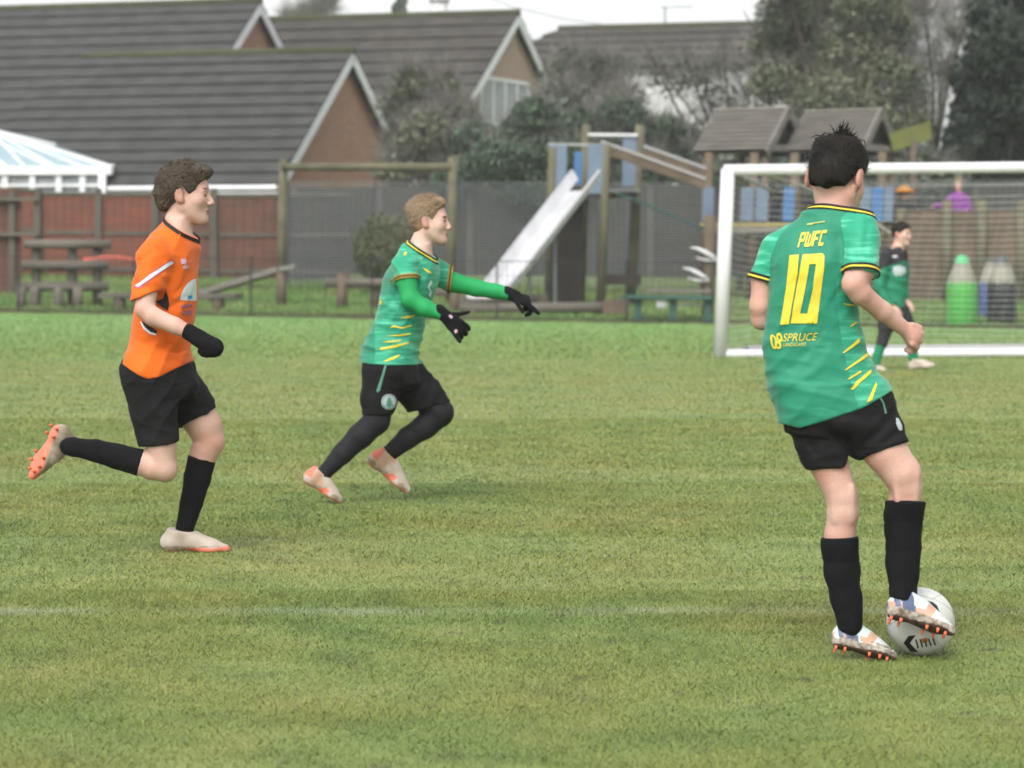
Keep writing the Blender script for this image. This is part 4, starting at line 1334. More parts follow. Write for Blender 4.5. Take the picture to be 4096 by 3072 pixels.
# ------------------------------------------------------------------ head
class Head:
    """c: centre between the ears; f, u: forward and up directions; s: scale (1 = adult)"""
    def __init__(s, c, f, u, sc=1.0, ear=0.0):
        s.ear = ear
        s.c = arr3(c); f = arr3(f); f /= np.linalg.norm(f); u = arr3(u); u = u - f * (u @ f); u /= np.linalg.norm(u)
        s.f, s.u, s.l = f, u, np.cross(u, f); s.sc = sc
        s.R = np.stack([s.l, s.f, s.u])
    def P(s, l, f, u): return s.c + (s.l * l + s.f * f + s.u * u) * s.sc
    def loc(s, p): return (p - s.c) @ s.R.T / s.sc
    def sdf(s, p, face=True, mouth_open=.0):
        k = s.sc; R = s.R
        d = ell(p, s.P(0, -.012, .035), R, np.array([.073, .094, .083]) * k)
        d = smin(d, ell(p, s.P(0, .028, -.027), R, np.array([.058, .062, .086]) * k), .035 * k)
        for sg in (1, -1):
            d = smin(d, cone(p, s.P(.046 * sg, .0, -.050), s.P(.016 * sg, .060, -.096), .024 * k, .018 * k), .04 * k)
            d = smin(d, ell(p, s.P(.042 * sg, .055, -.022), R, np.array([.022, .022, .022]) * k), .035 * k)
        d = smin(d, ell(p, s.P(0, .072, -.102), R, np.array([.021, .019, .018]) * k), .018 * k)
        if face:
            d = smin(d, cone(p, s.P(.035, .070, .022), s.P(-.035, .070, .022), .015 * k, .015 * k), .014 * k)
            for sg in (1, -1):
                d = smax(d, -ell(p, s.P(.031 * sg, .094, .001), R, np.array([.018, .014, .012]) * k), .010 * k)
                d = smin(d, ell(p, s.P(.031 * sg, .073, .001), R, np.array([.013, .013, .012]) * k), .003 * k)
            d = smin(d, chain(p, [(s.P(0, .083, .012), .008 * k), (s.P(0, .099, -.015), .009 * k), (s.P(0, .108, -.033), .0105 * k)], .006 * k), .010 * k)
            for sg in (1, -1):
                d = smin(d, ell(p, s.P(.012 * sg, .096, -.036), R, np.array([.008, .011, .008]) * k), .006 * k)
            d = smin(d, ell(p, s.P(0, .086, -.062), R, np.array([.022, .010, .007]) * k), .006 * k)
            d = smin(d, ell(p, s.P(0, .083, -.077 - mouth_open), R, np.array([.019, .010, .008]) * k), .006 * k)
            d = smax(d, -ell(p, s.P(0, .096, -.0695 - mouth_open * .5), R, np.array([.024, .012, .0022 + mouth_open * .5]) * k), .003 * k)
        for sg in (1, -1):
            e = ell(p, s.P((.082 + s.ear) * sg, -.016 - s.ear * .6, -.004), R, np.array([.010, .020, .034]) * k)
            e = smin(e, ell(p, s.P(.078 * sg, -.004, -.026), R, np.array([.010, .012, .014]) * k), .006 * k)
            e = smax(e, -ell(p, s.P((.094 + s.ear) * sg, -.010, .002), R, np.array([.008, .012, .022]) * k), .004 * k)
            d = smin(d, e, .008 * k)
        return d
    def slots(s, c):
        """0 skin, 1 lips, 2 brow, 3 eye dark, 4 blush ears"""
        q = s.loc(c); l, f, u = np.abs(q[:, 0]), q[:, 1], q[:, 2]
        r = np.zeros(len(c), np.int32)
        r[(l > .076) & (np.abs(u + .004) < .05) & (f < .03) & (f > -.05)] = 4
        r[(f > .080) & (l < .017) & (u < -.057) & (u > -.084)] = 1
        r[(f > .100) & (l < .012) & (u < -.024) & (u > -.045)] = 5
        brow = (np.abs(u - .026 + .10 * (l - .03) ** 2 * 10) < .0045) & (l > .012) & (l < .05) & (f > .05)
        r[brow] = 2
        eye = (np.abs(u - .0) < .005) & (np.abs(l - .031) < .012) & (f > .07)
        r[eye] = 3
        return r

def hair_strands(hd, n, mask, length, flow, w=.0011, lift=.3, curl=0.0, rad=(.078, .101, .092), seed=3):
    """short ribbons of hair rooted on the scalp; mask(dir in head frame) -> keep; flow(dir) -> combing direction in head frame"""
    r = np.random.default_rng(seed)
    d = r.normal(size=(n * 3, 3)); d /= np.linalg.norm(d, axis=1, keepdims=True)
    d = d[mask(d)][:n]; n = len(d)
    rad = np.array(rad)
    root = d * rad + np.array([0, -.012, .033])
    nrm = d / rad; nrm /= np.linalg.norm(nrm, axis=1, keepdims=True)
    fl = flow(d) + r.normal(size=(n, 3)) * .25
    fl = fl - nrm * (fl * nrm).sum(1, keepdims=True); fl /= np.linalg.norm(fl, axis=1, keepdims=True) + 1e-9
    L = (length(d) if callable(length) else np.full(n, length)) * r.uniform(.6, 1.25, n)
    ph = r.uniform(0, 6.28, n)
    seg = 5; pts = []
    side0 = np.cross(nrm, fl)
    for i in range(seg):
        t = i / (seg - 1)
        p = root + (fl * t * (1 - .15 * t) + nrm * lift * (t - .45 * t * t)) * L[:, None]
        if curl: p = p + (side0 * np.sin(ph + t * 7)[:, None] + nrm * np.cos(ph + t * 7)[:, None]) * curl * t
        pts.append(p)
    V = []
    for i, p in enumerate(pts):
        ww = w * (1 - .8 * i / (seg - 1))
        V.append(p - side0 * ww); V.append(p + side0 * ww)
    V = np.stack(V, 1)      # n, 2*seg, 3
    F = []
    for i in range(seg - 1): F.append(np.array([2 * i, 2 * i + 1, 2 * i + 3, 2 * i + 2]))
    F = (np.arange(n)[:, None, None] * (2 * seg) + np.stack(F)[None]).reshape(-1, 4)
    V = V.reshape(-1, 3) * hd.sc
    V = hd.c + V @ hd.R
    return V, F

def hand_sdf(p, wr, fwd, nrm, thumb, L=.18, spread=.10, curl=(.2, .25, .3, .35), tcurl=.3, r=.0088, fist=False):
    """wrist point, finger direction, back-of-hand normal, thumb side direction (unit-ish vectors)"""
    wr = arr3(wr); f = arr3(fwd); f /= np.linalg.norm(f); nn = arr3(nrm); nn = nn - f * (nn @ f); nn /= np.linalg.norm(nn)
    t = np.cross(nn, f); t = t * (1 if t @ arr3(thumb) > 0 else -1)
    s = L / .18
    R = np.stack([t, f, nn])
    d = ell(p, wr + f * .05 * s, R, np.array([.040, .056, .017]) * s)
    d = smin(d, cone(p, wr - f * .02, wr + f * .03 * s, .025 * s, .026 * s), .015)
    d = smin(d, ell(p, wr + f * .035 * s + t * .022 * s - nn * .008 * s, R, np.array([.018, .032, .016]) * s), .012)
    for i in range(4):
        u = (1.5 - i) / 1.5
        k0 = wr + f * (.088 - .006 * abs(i - 1)) * s + t * u * .030 * s
        dirf = f + t * u * spread; dirf /= np.linalg.norm(dirf)
        ln = np.array([.040, .026, .020]) * s * (1.0, 1.08, 1.0, .82)[i]
        a = 0; q = k0; pts = [(k0 - f * .02 * s, r * s * 1.1), (k0, r * s * 1.08)]
        for j in range(3):
            a += curl[i] * (1, 1.2, .8)[j]
            q = q + (dirf * math.cos(a) - nn * math.sin(a)) * ln[j]
            pts.append((q, r * s * (1.0, .92, .80)[j]))
        d = smin(d, chain(p, pts, .003), .005)
    b0 = wr + f * .025 * s + t * .028 * s
    dt = f * .62 + t * .72 - nn * .2; dt /= np.linalg.norm(dt)
    b1 = b0 + dt * .042 * s
    dt2 = dt * math.cos(tcurl) + (f - t * .5) * math.sin(tcurl) - nn * .25 * math.sin(tcurl); dt2 /= np.linalg.norm(dt2)
    b2 = b1 + dt2 * .030 * s; b3 = b2 + dt2 * .022 * s
    d = smin(d, chain(p, [(b0, .013 * s), (b1, .0105 * s), (b2, .0098 * s), (b3, .0082 * s)], .004), .008)
    return d

def boot_frame(heel, toe, up):
    heel, toe = arr3(heel), arr3(toe)
    f = toe - heel; Lb = np.linalg.norm(f); f = f / Lb
    u = arr3(up); u = u - f * (u @ f); u /= np.linalg.norm(u)
    return heel, f, np.cross(u, f), u, Lb

def make_boot(fr, parent, mats, hs=1.2, studs=True, laces=None, name='boot', sole=.013, accent=None):
    """heel: back of the sole, toe: tip of the sole"""
    heel, f, l, u, Lb = fr
    s = Lb / .27
    T = lambda a, b, c: heel + (f * a + l * b + u * c) * s
    R = np.stack([l, f, u])
    def fn(p):
        h_ = (p - heel) @ u
        p = p - np.outer(h_ * (1 - 1 / hs), u)
        d = ell(p, T(.045, 0, .040), R, np.array([.031, .046, .044]) * s)
        d = smin(d, chain(p, [(T(.05, 0, .045), .033 * s), (T(.12, .003, .040), .032 * s), (T(.19, .006, .026), .030 * s), (T(.245, .004, .017), .019 * s)], .02), .02)
        d = smin(d, ell(p, T(.185, .004, .018), R, np.array([.045, .055, .022]) * s), .015)
        d = smin(d, cone(p, T(.055, 0, .05), T(.066, 0, .100), .035 * s, .040 * s), .018)
        d = smin(d, cone(p, T(.075, 0, .085), T(.16, 0, .040), .037 * s, .029 * s), .02)
        d = smax(d, plane(p, T(0, 0, .004), -u), .006)
        top = plane(p, T(.06, 0, .094), u + f * .12)
        d = smax(d, top, .003)
        return d
    c = T(.13, 0, .05)
    P, F = surf(fn, c - .2, c + .2, .0042, 1)
    cen = P[F].mean(1)
    q = (cen - heel) @ np.stack([f, l, u]).T / s
    q[:, 2] /= hs
    sl = np.zeros(len(F), np.int32)
    n3 = vnoise(cen * 38, 4)
    sl[(q[:, 2] < sole)] = 1
    if len(mats) > 2:
        sl[(q[:, 2] > .02) & (q[:, 0] + .55 * q[:, 2] > .075) & (q[:, 0] + .55 * q[:, 2] < .125) & (np.abs(q[:, 1]) > .012)] = 2
    if len(mats) > 3:
        sl[(q[:, 2] > .018) & (q[:, 2] < .075) & (q[:, 0] - .4 * q[:, 2] > .115) & (q[:, 0] - .4 * q[:, 2] < .15) & (np.abs(q[:, 1]) > .018)] = 3
    if len(mats) > 4:
        sl[(q[:, 2] >= .013) & (q[:, 2] < .030 + .008 * n3) & (n3 > -.35)] = 4
    if accent: accent(q, sl, n3)
    o = np_mesh(name, P, F, mats, parent, True, slots=sl)
    if studs:
        for a, w in ((.025, .022), (.025, -.022), (.06, .026), (.06, -.026), (.15, .036), (.155, -.03), (.19, .036), (.195, -.032), (.225, .018), (.225, -.016)):
            b = MB(); b.tube([T(a, w, .006), T(a, w, -.009)], [.0066 * s, .0046 * s], 8); b.build('stud', M['stud'], o, smooth=True)
    if laces:
        b = MB()
        for k in range(5):
            x = .085 + .02 * k
            h = .078 - .010 * k
            b.tube([T(x, .018, h - .012), T(x + .006, 0, h), T(x + .012, -.018, h - .012)], .0028 * s, 6)
        if laces > 1:
            b.tube([T(.085, 0, .08), T(.08, -.03, .10), T(.09, -.05, .085), T(.10, -.03, .075)], .003 * s, 6)
            b.tube([T(.085, 0, .08), T(.10, .01, .105), T(.115, -.02, .11), T(.11, -.03, .085)], .003 * s, 6)
        b.build('laces', M['lace'], o, smooth=True)
    return o

def cloth(name, fn, lo, hi, vox, mats, parent, slotfn=None, smooth=2, hems=(), thick=.004):
    """hems: list of (point, normal, radius): the cut end there is left open"""
    P, F = surf(fn, lo, hi, vox, smooth)
    cen = P[F].mean(1)
    nr = np.cross(P[F[:, 2]] - P[F[:, 0]], P[F[:, 3]] - P[F[:, 1]])
    nr /= np.linalg.norm(nr, axis=1, keepdims=True) + 1e-12
    keep = np.ones(len(F), bool)
    for c, n_, rad in hems:
        n_ = arr3(n_) / np.linalg.norm(arr3(n_))
        pd = (cen - arr3(c)) @ n_
        keep &= ~((np.abs(pd) < vox * 1.3) & (np.abs(nr @ n_) > .8) & (np.linalg.norm(cen - arr3(c), axis=1) < rad))
    P2, F2 = drop_faces(P, F, keep)
    sl = slotfn(P2[F2].mean(1)) if slotfn else None
    o = np_mesh(name, P2, F2, mats, parent, True, slots=sl)
    if thick and len(hems):
        md = o.modifiers.new('cloth_thickness', 'SOLIDIFY'); md.thickness = thick; md.offset = -1
    return o

def ring(name, tree_pts, r, m, parent):
    b = MB(); b.tube(tree_pts, r, 6, cap=False); return b.build(name, m, parent, smooth=True)
def band(name, tree_, c, axis, h0, h1, m, parent, off=.0025, rmax=.16, nseg=72, curve=None, nh=4):
    """strip of trim that follows the cloth round an opening"""
    c = Vector(c); ax = Vector(axis).normalized()
    e1 = ax.cross(Vector((0, 0, 1)) if abs(ax.z) < .9 else Vector((0, 1, 0))).normalized(); e2 = ax.cross(e1)
    rows = []
    for i in range(nh):
        h = h0 + (h1 - h0) * i / (nh - 1)
        row = []
        for k in range(nseg):
            a = 2 * math.pi * k / nseg
            d = e1 * math.cos(a) + e2 * math.sin(a)
            hc = min(h, -.005)
            hit = tree_.ray_cast(c + ax * hc, d, rmax)
            row.append(None if hit[0] is None else (hit[0] - c - ax * hc).dot(d))
        good = [r for r in row if r is not None]
        if not good: continue
        md = sorted(good)[len(good) // 2]
        row = [md if r is None or r > md * 1.7 else r for r in row]
        sm = [(row[k - 1] + row[k] * 2 + row[(k + 1) % nseg]) / 4 for k in range(nseg)]
        rows.append([c + ax * h + (e1 * math.cos(2 * math.pi * k / nseg) + e2 * math.sin(2 * math.pi * k / nseg)) * (sm[k] + off) for k in range(nseg)])
    b = MB()
    vs = [p for r in rows for p in r]
    b.add(vs, [(i * nseg + k, i * nseg + (k + 1) % nseg, (i + 1) * nseg + (k + 1) % nseg, (i + 1) * nseg + k) for i in range(len(rows) - 1) for k in range(nseg)])
    return b.build(name, m, parent, smooth=True)

# ------------------------------------------------------------------ people materials
W('skin', (.66, .455, .365), (.60, .31, .235), scale=5.5, rough=.62, sss=.12, spec=.28, bump=.2, bscale=160, lo=.36, hi=.70)
W('skin_pink', (.55, .25, .20), (.50, .27, .21), scale=9, rough=.55, sss=.15)
W('skin_lip', (.40, .15, .13), rough=.5)
W('skin_nose', (.55, .25, .20), rough=.5)
W('brow_brown', (.14, .085, .05), rough=.8)
W('eye_dark', (.09, .06, .05), rough=.3)
W('shirt_green', (.008, .215, .118), (.011, .25, .142), scale=7, rough=.62, sheen=.15, bump=.15, bscale=500, spec=.3)
W('orange_cloth', (.86, .155, .006), (.80, .13, .004), scale=6, rough=.7, sheen=.1, bump=.15, bscale=500, spec=.2)
W('sleeve_green', (.012, .36, .10), (.010, .31, .085), scale=8, rough=.7, bump=.1, bscale=400)
W('black_cloth', (.006, .006, .0065), (.010, .010, .011), scale=12, rough=.85, bump=.2, bscale=300, spec=.2)
W('black_knit', (.0055, .0055, .0065), (.009, .009, .011), scale=20, rough=.95, bump=.4, bscale=400, spec=.15)
W('legging', (.008, .008, .011), (.013, .013, .017), scale=10, rough=.75, spec=.25)
W('trim_black', (.014, .013, .012), rough=.8)
W('trim_yellow', (.78, .62, .04), rough=.6)
W('trim_ochre', (.35, .23, .03), rough=.7)
W('print_yellow', (.80, .66, .05), (.72, .58, .045), scale=10, rough=.5)
W('print_pale', (.45, .50, .12), rough=.6)
W('print_white', (.72, .74, .78), rough=.5)
W('print_pink', (.66, .42, .50), rough=.5)
W('print_magenta', (.55, .10, .20), rough=.6)
W('print_purple', (.36, .12, .16), rough=.6)
W('print_blue', (.05, .28, .58), rough=.5)
W('print_mint', (.60, .76, .72), rough=.5)
W('crest_white', (.50, .58, .60), rough=.6)
W('crest_green', (.10, .28, .20), rough=.6)
W('boot_mint', (.55, .68, .64), (.66, .70, .68), scale=14, rough=.4)
W('boot_sole_dark', (.035, .025, .02), (.12, .07, .045), scale=45, rough=.85)
W('boot_navy', (.07, .10, .19), (.11, .15, .24), scale=30, rough=.45)
W('boot_peach', (.62, .33, .21), (.56, .40, .30), scale=20, rough=.45)
W('boot_mud', (.16, .11, .075), (.50, .45, .38), scale=60, rough=.9)
W('boot_beige', (.50, .41, .33), (.58, .50, .42), scale=18, rough=.5)
W('boot_coral', (.80, .20, .12), (.72, .22, .15), scale=12, rough=.5)
W('boot_dull', (.30, .24, .16), (.45, .38, .30), scale=30, rough=.8)
W('stud', (.80, .17, .07), rough=.5)
W('lace', (.55, .72, .66), rough=.7)
W('hair_dark', (.013, .011, .010), (.024, .019, .016), scale=40, rough=.75, spec=.12, bump=.9, bscale=110, stretch=(1.6, 1.6, .5))
W('hair_dark_strand', (.020, .0165, .014), rough=.6, spec=.2, island=.6)
W('hair_blond', (.34, .225, .125), (.16, .105, .062), scale=22, rough=.55, spec=.3, bump=.7, bscale=90, stretch=(.6, 1.5, 1.5))
W('hair_blond_strand', (.36, .25, .145), rough=.5, spec=.35, island=.5)
W('hair_brown', (.085, .062, .043), (.045, .033, .024), scale=45, rough=.6, spec=.3, bump=.8, bscale=90)
W('hair_brown_strand', (.085, .060, .040), rough=.55, spec=.3, island=.6)
W('ball_white', (.74, .74, .72), (.62, .61, .56), scale=9, rough=.35, coat=.2)
W('ball_black', (.02, .02, .022), rough=.4)
W('ball_orange', (.45, .20, .04), rough=.5)
W('ball_seam', (.45, .45, .42), rough=.6)

def wrinkle(m, scale=9.0, strength=.55, dist=.02, stretch=(1, 1, 1.9)):
    """soft cloth creases"""
    N, L = m.node_tree.nodes, m.node_tree.links
    tc = N.new('ShaderNodeTexCoord'); mp = N.new('ShaderNodeMapping'); mp.inputs['Scale'].default_value = stretch; mp.inputs['Rotation'].default_value = (0, .45, 0)
    n = N.new('ShaderNodeTexNoise'); n.inputs['Scale'].default_value = scale; n.inputs['Detail'].default_value = 2.5; n.inputs['Distortion'].default_value = 1.1
    n.noise_type = 'RIDGED_MULTIFRACTAL' if hasattr(n, 'noise_type') else n.noise_type
    L.new(tc.outputs['Object'], mp.inputs[0]); L.new(mp.outputs[0], n.inputs['Vector'])
    bp = N.new('ShaderNodeBump'); bp.inputs['Strength'].default_value = strength; bp.inputs['Distance'].default_value = dist
    L.new(n.outputs['Fac'], bp.inputs['Height'])
    b = N['Principled BSDF']
    if b.inputs['Normal'].is_linked: L.new(b.inputs['Normal'].links[0].from_socket, bp.inputs['Normal'])
    L.new(bp.outputs[0], b.inputs['Normal'])
def streak_mat(name, base, light, rot, scale, amt=1.0, thr=.60):
    """jersey cloth with printed thin pale streaks"""
    m = mat(name, base, rough=.62, sheen=.15, bump=.15, bscale=500)
    N, L = m.node_tree.nodes, m.node_tree.links
    tc = N.new('ShaderNodeTexCoord'); mp = N.new('ShaderNodeMapping')
    mp.inputs['Rotation'].default_value = rot
    mp.inputs['Scale'].default_value = scale
    n = N.new('ShaderNodeTexNoise'); n.inputs['Scale'].default_value = 1; n.inputs['Detail'].default_value = 3; n.inputs['Distortion'].default_value = .4
    L.new(tc.outputs['Object'], mp.inputs[0]); L.new(mp.outputs[0], n.inputs['Vector'])
    r = N.new('ShaderNodeValToRGB')
    e = r.color_ramp.elements
    e[0].position, e[0].color = thr - .13, (*base, 1)
    e[1].position, e[1].color = thr + .06, (*light, 1)
    L.new(n.outputs['Fac'], r.inputs[0]); L.new(r.outputs[0], N['Principled BSDF'].inputs['Base Color'])
    M[name] = m
    return m
streak_mat('green_streaked', (.008, .225, .125), (.11, .50, .33), (0, math.radians(18), 0), (5, 5, 60), thr=.64)
streak_mat('green_streaked_steep', (.008, .195, .108), (.05, .32, .19), (0, math.radians(-32), 0), (6, 6, 55))

for k_ in ('shirt_green', 'orange_cloth', 'green_streaked', 'green_streaked_steep'): wrinkle(M[k_], 8.0, .35, .012)
for k_ in ('black_cloth',): wrinkle(M[k_], 9.0, .5, .014)
def person(label, base):
    return label, base

def skin_slots(head, extra=None):
    def fn(c):
        r = np.zeros(len(c), np.int32)
        nearh = np.linalg.norm(c - head.c, axis=1) < .17
        r[nearh] = head.slots(c[nearh])
        return r
    return fn
SKINS = lambda: [M['skin'], M['skin_lip'], M['brow_brown'], M['eye_dark'], M['skin_pink'], M['skin_nose']]

def bounds(pts, pad=.14):
    a = np.array([tuple(p) for p in pts]); return a.min(0) - pad, a.max(0) + pad

def sil(rows, Y, ry=.13):
    """rows (photo y, left x, right x [, ry [, dy]]) -> loft stations"""
    st = []
    for r in rows:
        dy = r[4] if len(r) > 4 else 0
        a, b = Q(r[1], r[0], Y + dy), Q(r[2], r[0], Y + dy)
        st.append((a.z, (a.x + b.x) / 2, Y + dy, (b.x - a.x) / 2, r[3] if len(r) > 3 else ry))
    return st

# ================================================================== FRONT PLAYER (number 10, seen from behind)
def player_ten():
    Y = 9.15
    J = lambda x, y, dy=0: Q(x, y, Y + dy)
    base = J(3450, 2600); base.z = 0; base.y = Y
    hd = Head(J(3350, 718, .045), (.54, .76, -.34), (.18, .22, 1), 1.0, ear=.010)
    lsh, rsh = J(3140, 950, .05), J(3432, 912, -.03)
    # ---- body
    larm = [(J(3128, 985, .05), .038), (J(3054, 1120, .05), .037), (J(3042, 1225, .045), .0335), (J(3047, 1278, .06), .0315), (J(3120, 1270, .20), .028), (J(3180, 1235, .27), .024)]
    rarm = [(J(3440, 930, -.03), .050), (J(3440, 1080, -.09), .044), (J(3414, 1136, -.12), .035), (J(3440, 1172, -.11), .034), (J(3530, 1245, -.06), .0300), (J(3622, 1320, -.02), .0235)]
    lleg = [(J(3268, 1700), .070), (J(3314, 1850), .061), (J(3368, 1985, -.01), .0500), (J(3372, 2050, -.01), .0485), (J(3359, 2140, .0), .0475), (J(3372, 2280, .01), .046), (J(3396, 2440, .0), .034), (J(3400, 2500, 0), .034)]
    rleg = [(J(3450, 1670), .085), (J(3542, 1805, -.02), .068), (J(3608, 1895, -.03), .060), (J(3624, 1950, -.03), .0500), (J(3621, 2010, -.02), .0510), (J(3613, 2110, -.01), .050), (J(3610, 2250, -.02), .046), (J(3612, 2370, -.05), .034), (J(3610, 2420, -.06), .034)]
    torso = sil([(868, 3235, 3445, .07, .02), (905, 3170, 3462, .085, .02), (950, 3120, 3478, .1, .02), (1040, 3095, 3455, .11), (1200, 3083, 3420, .105), (1300, 3072, 3432, .10), (1400, 3062, 3458, .105), (1500, 3077, 3500, .11), (1600, 3099, 3542, .12), (1720, 3131, 3580, .125)], Y + .02, .1)
    tb = [(z, cx, cy, rx * .88, ry * .85) for z, cx, cy, rx, ry in torso]
    neck = [(J(3345, 770, .05), .052), (J(3335, 840, .035), .057), (J(3320, 905, .03), .070)]
    fist_c = J(3655, 1352, 0)
    fw = A_n((J(3655, 1420, .0) - J(3612, 1300, -.02)))
    def body(p):
        d = hd.sdf(p)
        d = smin(d, chain(p, neck), .022)
        d = smin(d, loft(p, tb), .03)
        for c in (larm, rarm): d = smin(d, chain(p, c, .014), .012)
        for c in (lleg, rleg): d = smin(d, chain(p, c, .010), .012)
        # tendons beside the hollow of the knee, calf heads
        for x0, y0, x1, y1, dy in ((3582, 1885, 3592, 2000, -.072), (3664, 1900, 3658, 2000, -.068), (3336, 1950, 3344, 2080, -.046), (3408, 1950, 3400, 2080, -.046)):
            d = smin(d, cone(p, J(x0, y0, dy), J(x1, y1, dy + .006), .010, .012), .012)
        d = smin(d, ell(p, J(3652, 1340, -.01), np.eye(3), (.029, .030, .040)), .016)
        for k, (kx, ky) in enumerate(((3676, 1312), (3684, 1336), (3678, 1362), (3664, 1388))):
            K = J(kx, ky, -.012); d = smin(d, chain(p, [(J(3650, ky - 12, -.03), .010), (K, .0115), (K + Vector((-.004, .030, -.012)), .0105), (K + Vector((-.026, .034, -.010)), .0095)], .003), .005)
        d = smin(d, chain(p, [(J(3634, 1340, .015), .012), (J(3646, 1380, .022), .0105), (J(3644, 1408, .012), .009)], .004), .006)
        d = smin(d, hand_sdf(p, J(3180, 1235, .27), (.3, .9, .3), (0, -.3, 1), (1, 0, 0), L=.16, curl=(.7, .8, .9, .9)), .012)
        return d
    lo, hi = bounds([J(2990, 500, -.2), J(3760, 2560, .42)], .06)
    P, F = surf(body, lo, hi, .0045, 2)
    sl = skin_slots(hd)(P[F].mean(1))
    root = np_mesh('person', P, F, SKINS(), None, True, origin=base, slots=sl)
    tag(root, 'dark haired player in green number 10 shirt seen from behind, stepping over the ball', 'person')
    # ---- shorts
    pel = sil([(1540, 3095, 3520, .125), (1600, 3105, 3535, .13), (1660, 3135, 3575, .13), (1720, 3160, 3596, .13), (1790, 3205, 3600, .115)], Y + .02, .12)
    lh, rh = J(3316, 1867), J(3529, 1806, -.02)
    la, ra = A_n(J(3316, 1867) - J(3235, 1700)), A_n(J(3529, 1806, -.02) - J(3450, 1660))
    la = A_n(la + np.array([-.32, 0, -.35])); ra = A_n(ra + np.array([-.12, 0, -.05]))
    lsx = [(J(3276, 1690, .02), .094), (J(3302, 1790, .01), .084), (J(3330, 1900), .067)]
    rsx = [(J(3440, 1640, .01), .118), (J(3494, 1740, 0), .095), (J(3552, 1850, -.02), .076)]
    def shorts_raw(p):
        d = loft(p, pel, 2.3)
        d = smax(d, p[:, 2] * 0 + (J(0, 1740).z - p[:, 2]), .05)
        d = np.minimum(d, smax(loft(p, tb) - .008, J(0, 1740).z - p[:, 2], .02))
        l_ = smax(np.minimum(chain(p, lsx, .02), chain(p, lleg, .016) - .009), plane(p, lh, la), .003)
        r_ = smax(np.minimum(chain(p, rsx, .02), chain(p, rleg, .016) - .009), plane(p, rh, ra), .003)
        d = smin(d, smin(l_, r_, .006), .02)
        d = d - folds(p, (.7, 0, -.5), 44, .007, 4) - folds(p, (.2, .1, .9), 60, .004, 8) - .003 * vnoise(p * 14, 6)
        for am, wd, pts in ((.004, .014, ((3300, 1700), (3330, 1760), (3380, 1800))), (.005, .014, ((3560, 1650), (3500, 1720), (3430, 1790))), (.006, .012, ((3200, 1720), (3250, 1800))), (.006, .012, ((3590, 1720), (3520, 1770)))):
            d = d + crease(p, Y + .04, [J(*q_) for q_ in pts], am, wd)
        q2 = p.copy(); q2[:, 1] = Y
        d = smax(d, -chain(q2, [(J(3391, 1824), .004), (J(3412, 1880), .030), (J(3420, 1960), .05)]), .012)
        return d
    def shorts(p): return smax(shorts_raw(p), p[:, 2] - J(0, 1560).z, .004)
    # ---- shirt
    lcuff, rcuff = J(3046, 1124, .05), J(3443, 1098, -.09)
    lax, rax = A_n(J(3046, 1124, .05) - J(3110, 980, .05)), A_n(J(3440, 1110, -.09) - J(3444, 950, -.05))
    lax = A_n(lax + np.array([.12, 0, -.10]))
    ls = [(J(3172, 972, .04), .052), (J(3112, 1000, .05), .050), (J(3040, 1150, .05), .047)]
    rs = [(J(3405, 905, 0), .056), (J(3447, 950, -.04), .056), (J(3443, 1120, -.09), .056)]
    hx = [Q(x, y, Y) for x, y in ((3020, 1690), (3131, 1694), (3189, 1708), (3310, 1668), (3431, 1626), (3532, 1574), (3640, 1530))]
    hxx, hxz = [v.x for v in hx], [v.z for v in hx]
    nk = J(3336, 838, .035); nax = A_n(hd.c * 0 + np.array(J(3345, 770, .05) - J(3326, 880, .03)))
    ztop = J(0, 1330).z
    def shirt(p):
        d = loft(p, torso, 2.3)
        w = np.clip((ztop - p[:, 2]) / .15, 0, 1)
        d = smin(d, chain(p, [(J(3336, 838, .035), .064), (J(3320, 905, .03), .078)]), .035)
        d = smin(d, chain(p, [(J(3310, 890, .03), .05), (J(3180, 962, .04), .047)]), .03)
        d = smin(d, chain(p, [(J(3350, 885, .03), .05), (J(3440, 898, -.01), .048)]), .03)
        for ch, c, a in ((ls, lcuff, lax), (rs, rcuff, rax)):
            d = smin(d, smax(np.minimum(chain(p, ch, .02), chain(p, larm if ch is ls else rarm, .014) - .009), plane(p, c, a), .002), .024)
        d = d - folds(p, (-.5, .2, .85), 22, .010, 2, 1.2, 4.0) * w - folds(p, (.45, -.2, .9), 30, .005, 5, 1.2, 4.0) * (1 - w) - .004 * vnoise(p * 9, 3)
        for am, wd, pts in ((.013, .012, ((3312, 1312), (3280, 1332), (3232, 1356))), (.010, .013, ((3240, 1392), (3200, 1420), (3160, 1470))), (-.010, .020, ((3110, 1535), (3200, 1510), (3270, 1462), (3310, 1400))),
                            (-.009, .020, ((3330, 1440), (3390, 1500), (3470, 1580))), (.008, .016, ((3130, 1600), (3220, 1590), (3300, 1550))), (.007, .016, ((3345, 960), (3362, 1090))),
                            (.009, .013, ((3372, 1120), (3345, 1170), (3310, 1200))), (.007, .015, ((3130, 1010), (3150, 1130))), (.006, .013, ((3352, 1240), (3400, 1330))),
                            (-.006, .018, ((3180, 1000), (3200, 1090))), (.006, .012, ((3110, 1320), (3190, 1310))), (.007, .012, ((3440, 1400), (3380, 1440))), (.006, .012, ((3455, 1470), (3400, 1530))),
                            (.006, .014, ((3250, 1640), (3330, 1610))), (.005, .012, ((3460, 900), (3440, 1010))), (.006, .012, ((3400, 1010), (3420, 1080)))):
            d = d + crease(p, Y + .04, [J(*q_) for q_ in pts], am, wd)
        d = smin(d, shorts_raw(p) - .006, .02)
        d = smax(d, plane(p, nk, nax), .002)
        d = np.maximum(d, np.interp(p[:, 0], hxx, hxz) - p[:, 2])
        return d
    lo, hi = bounds([J(2990, 800, -.2), J(3640, 1740, .2)], .03)
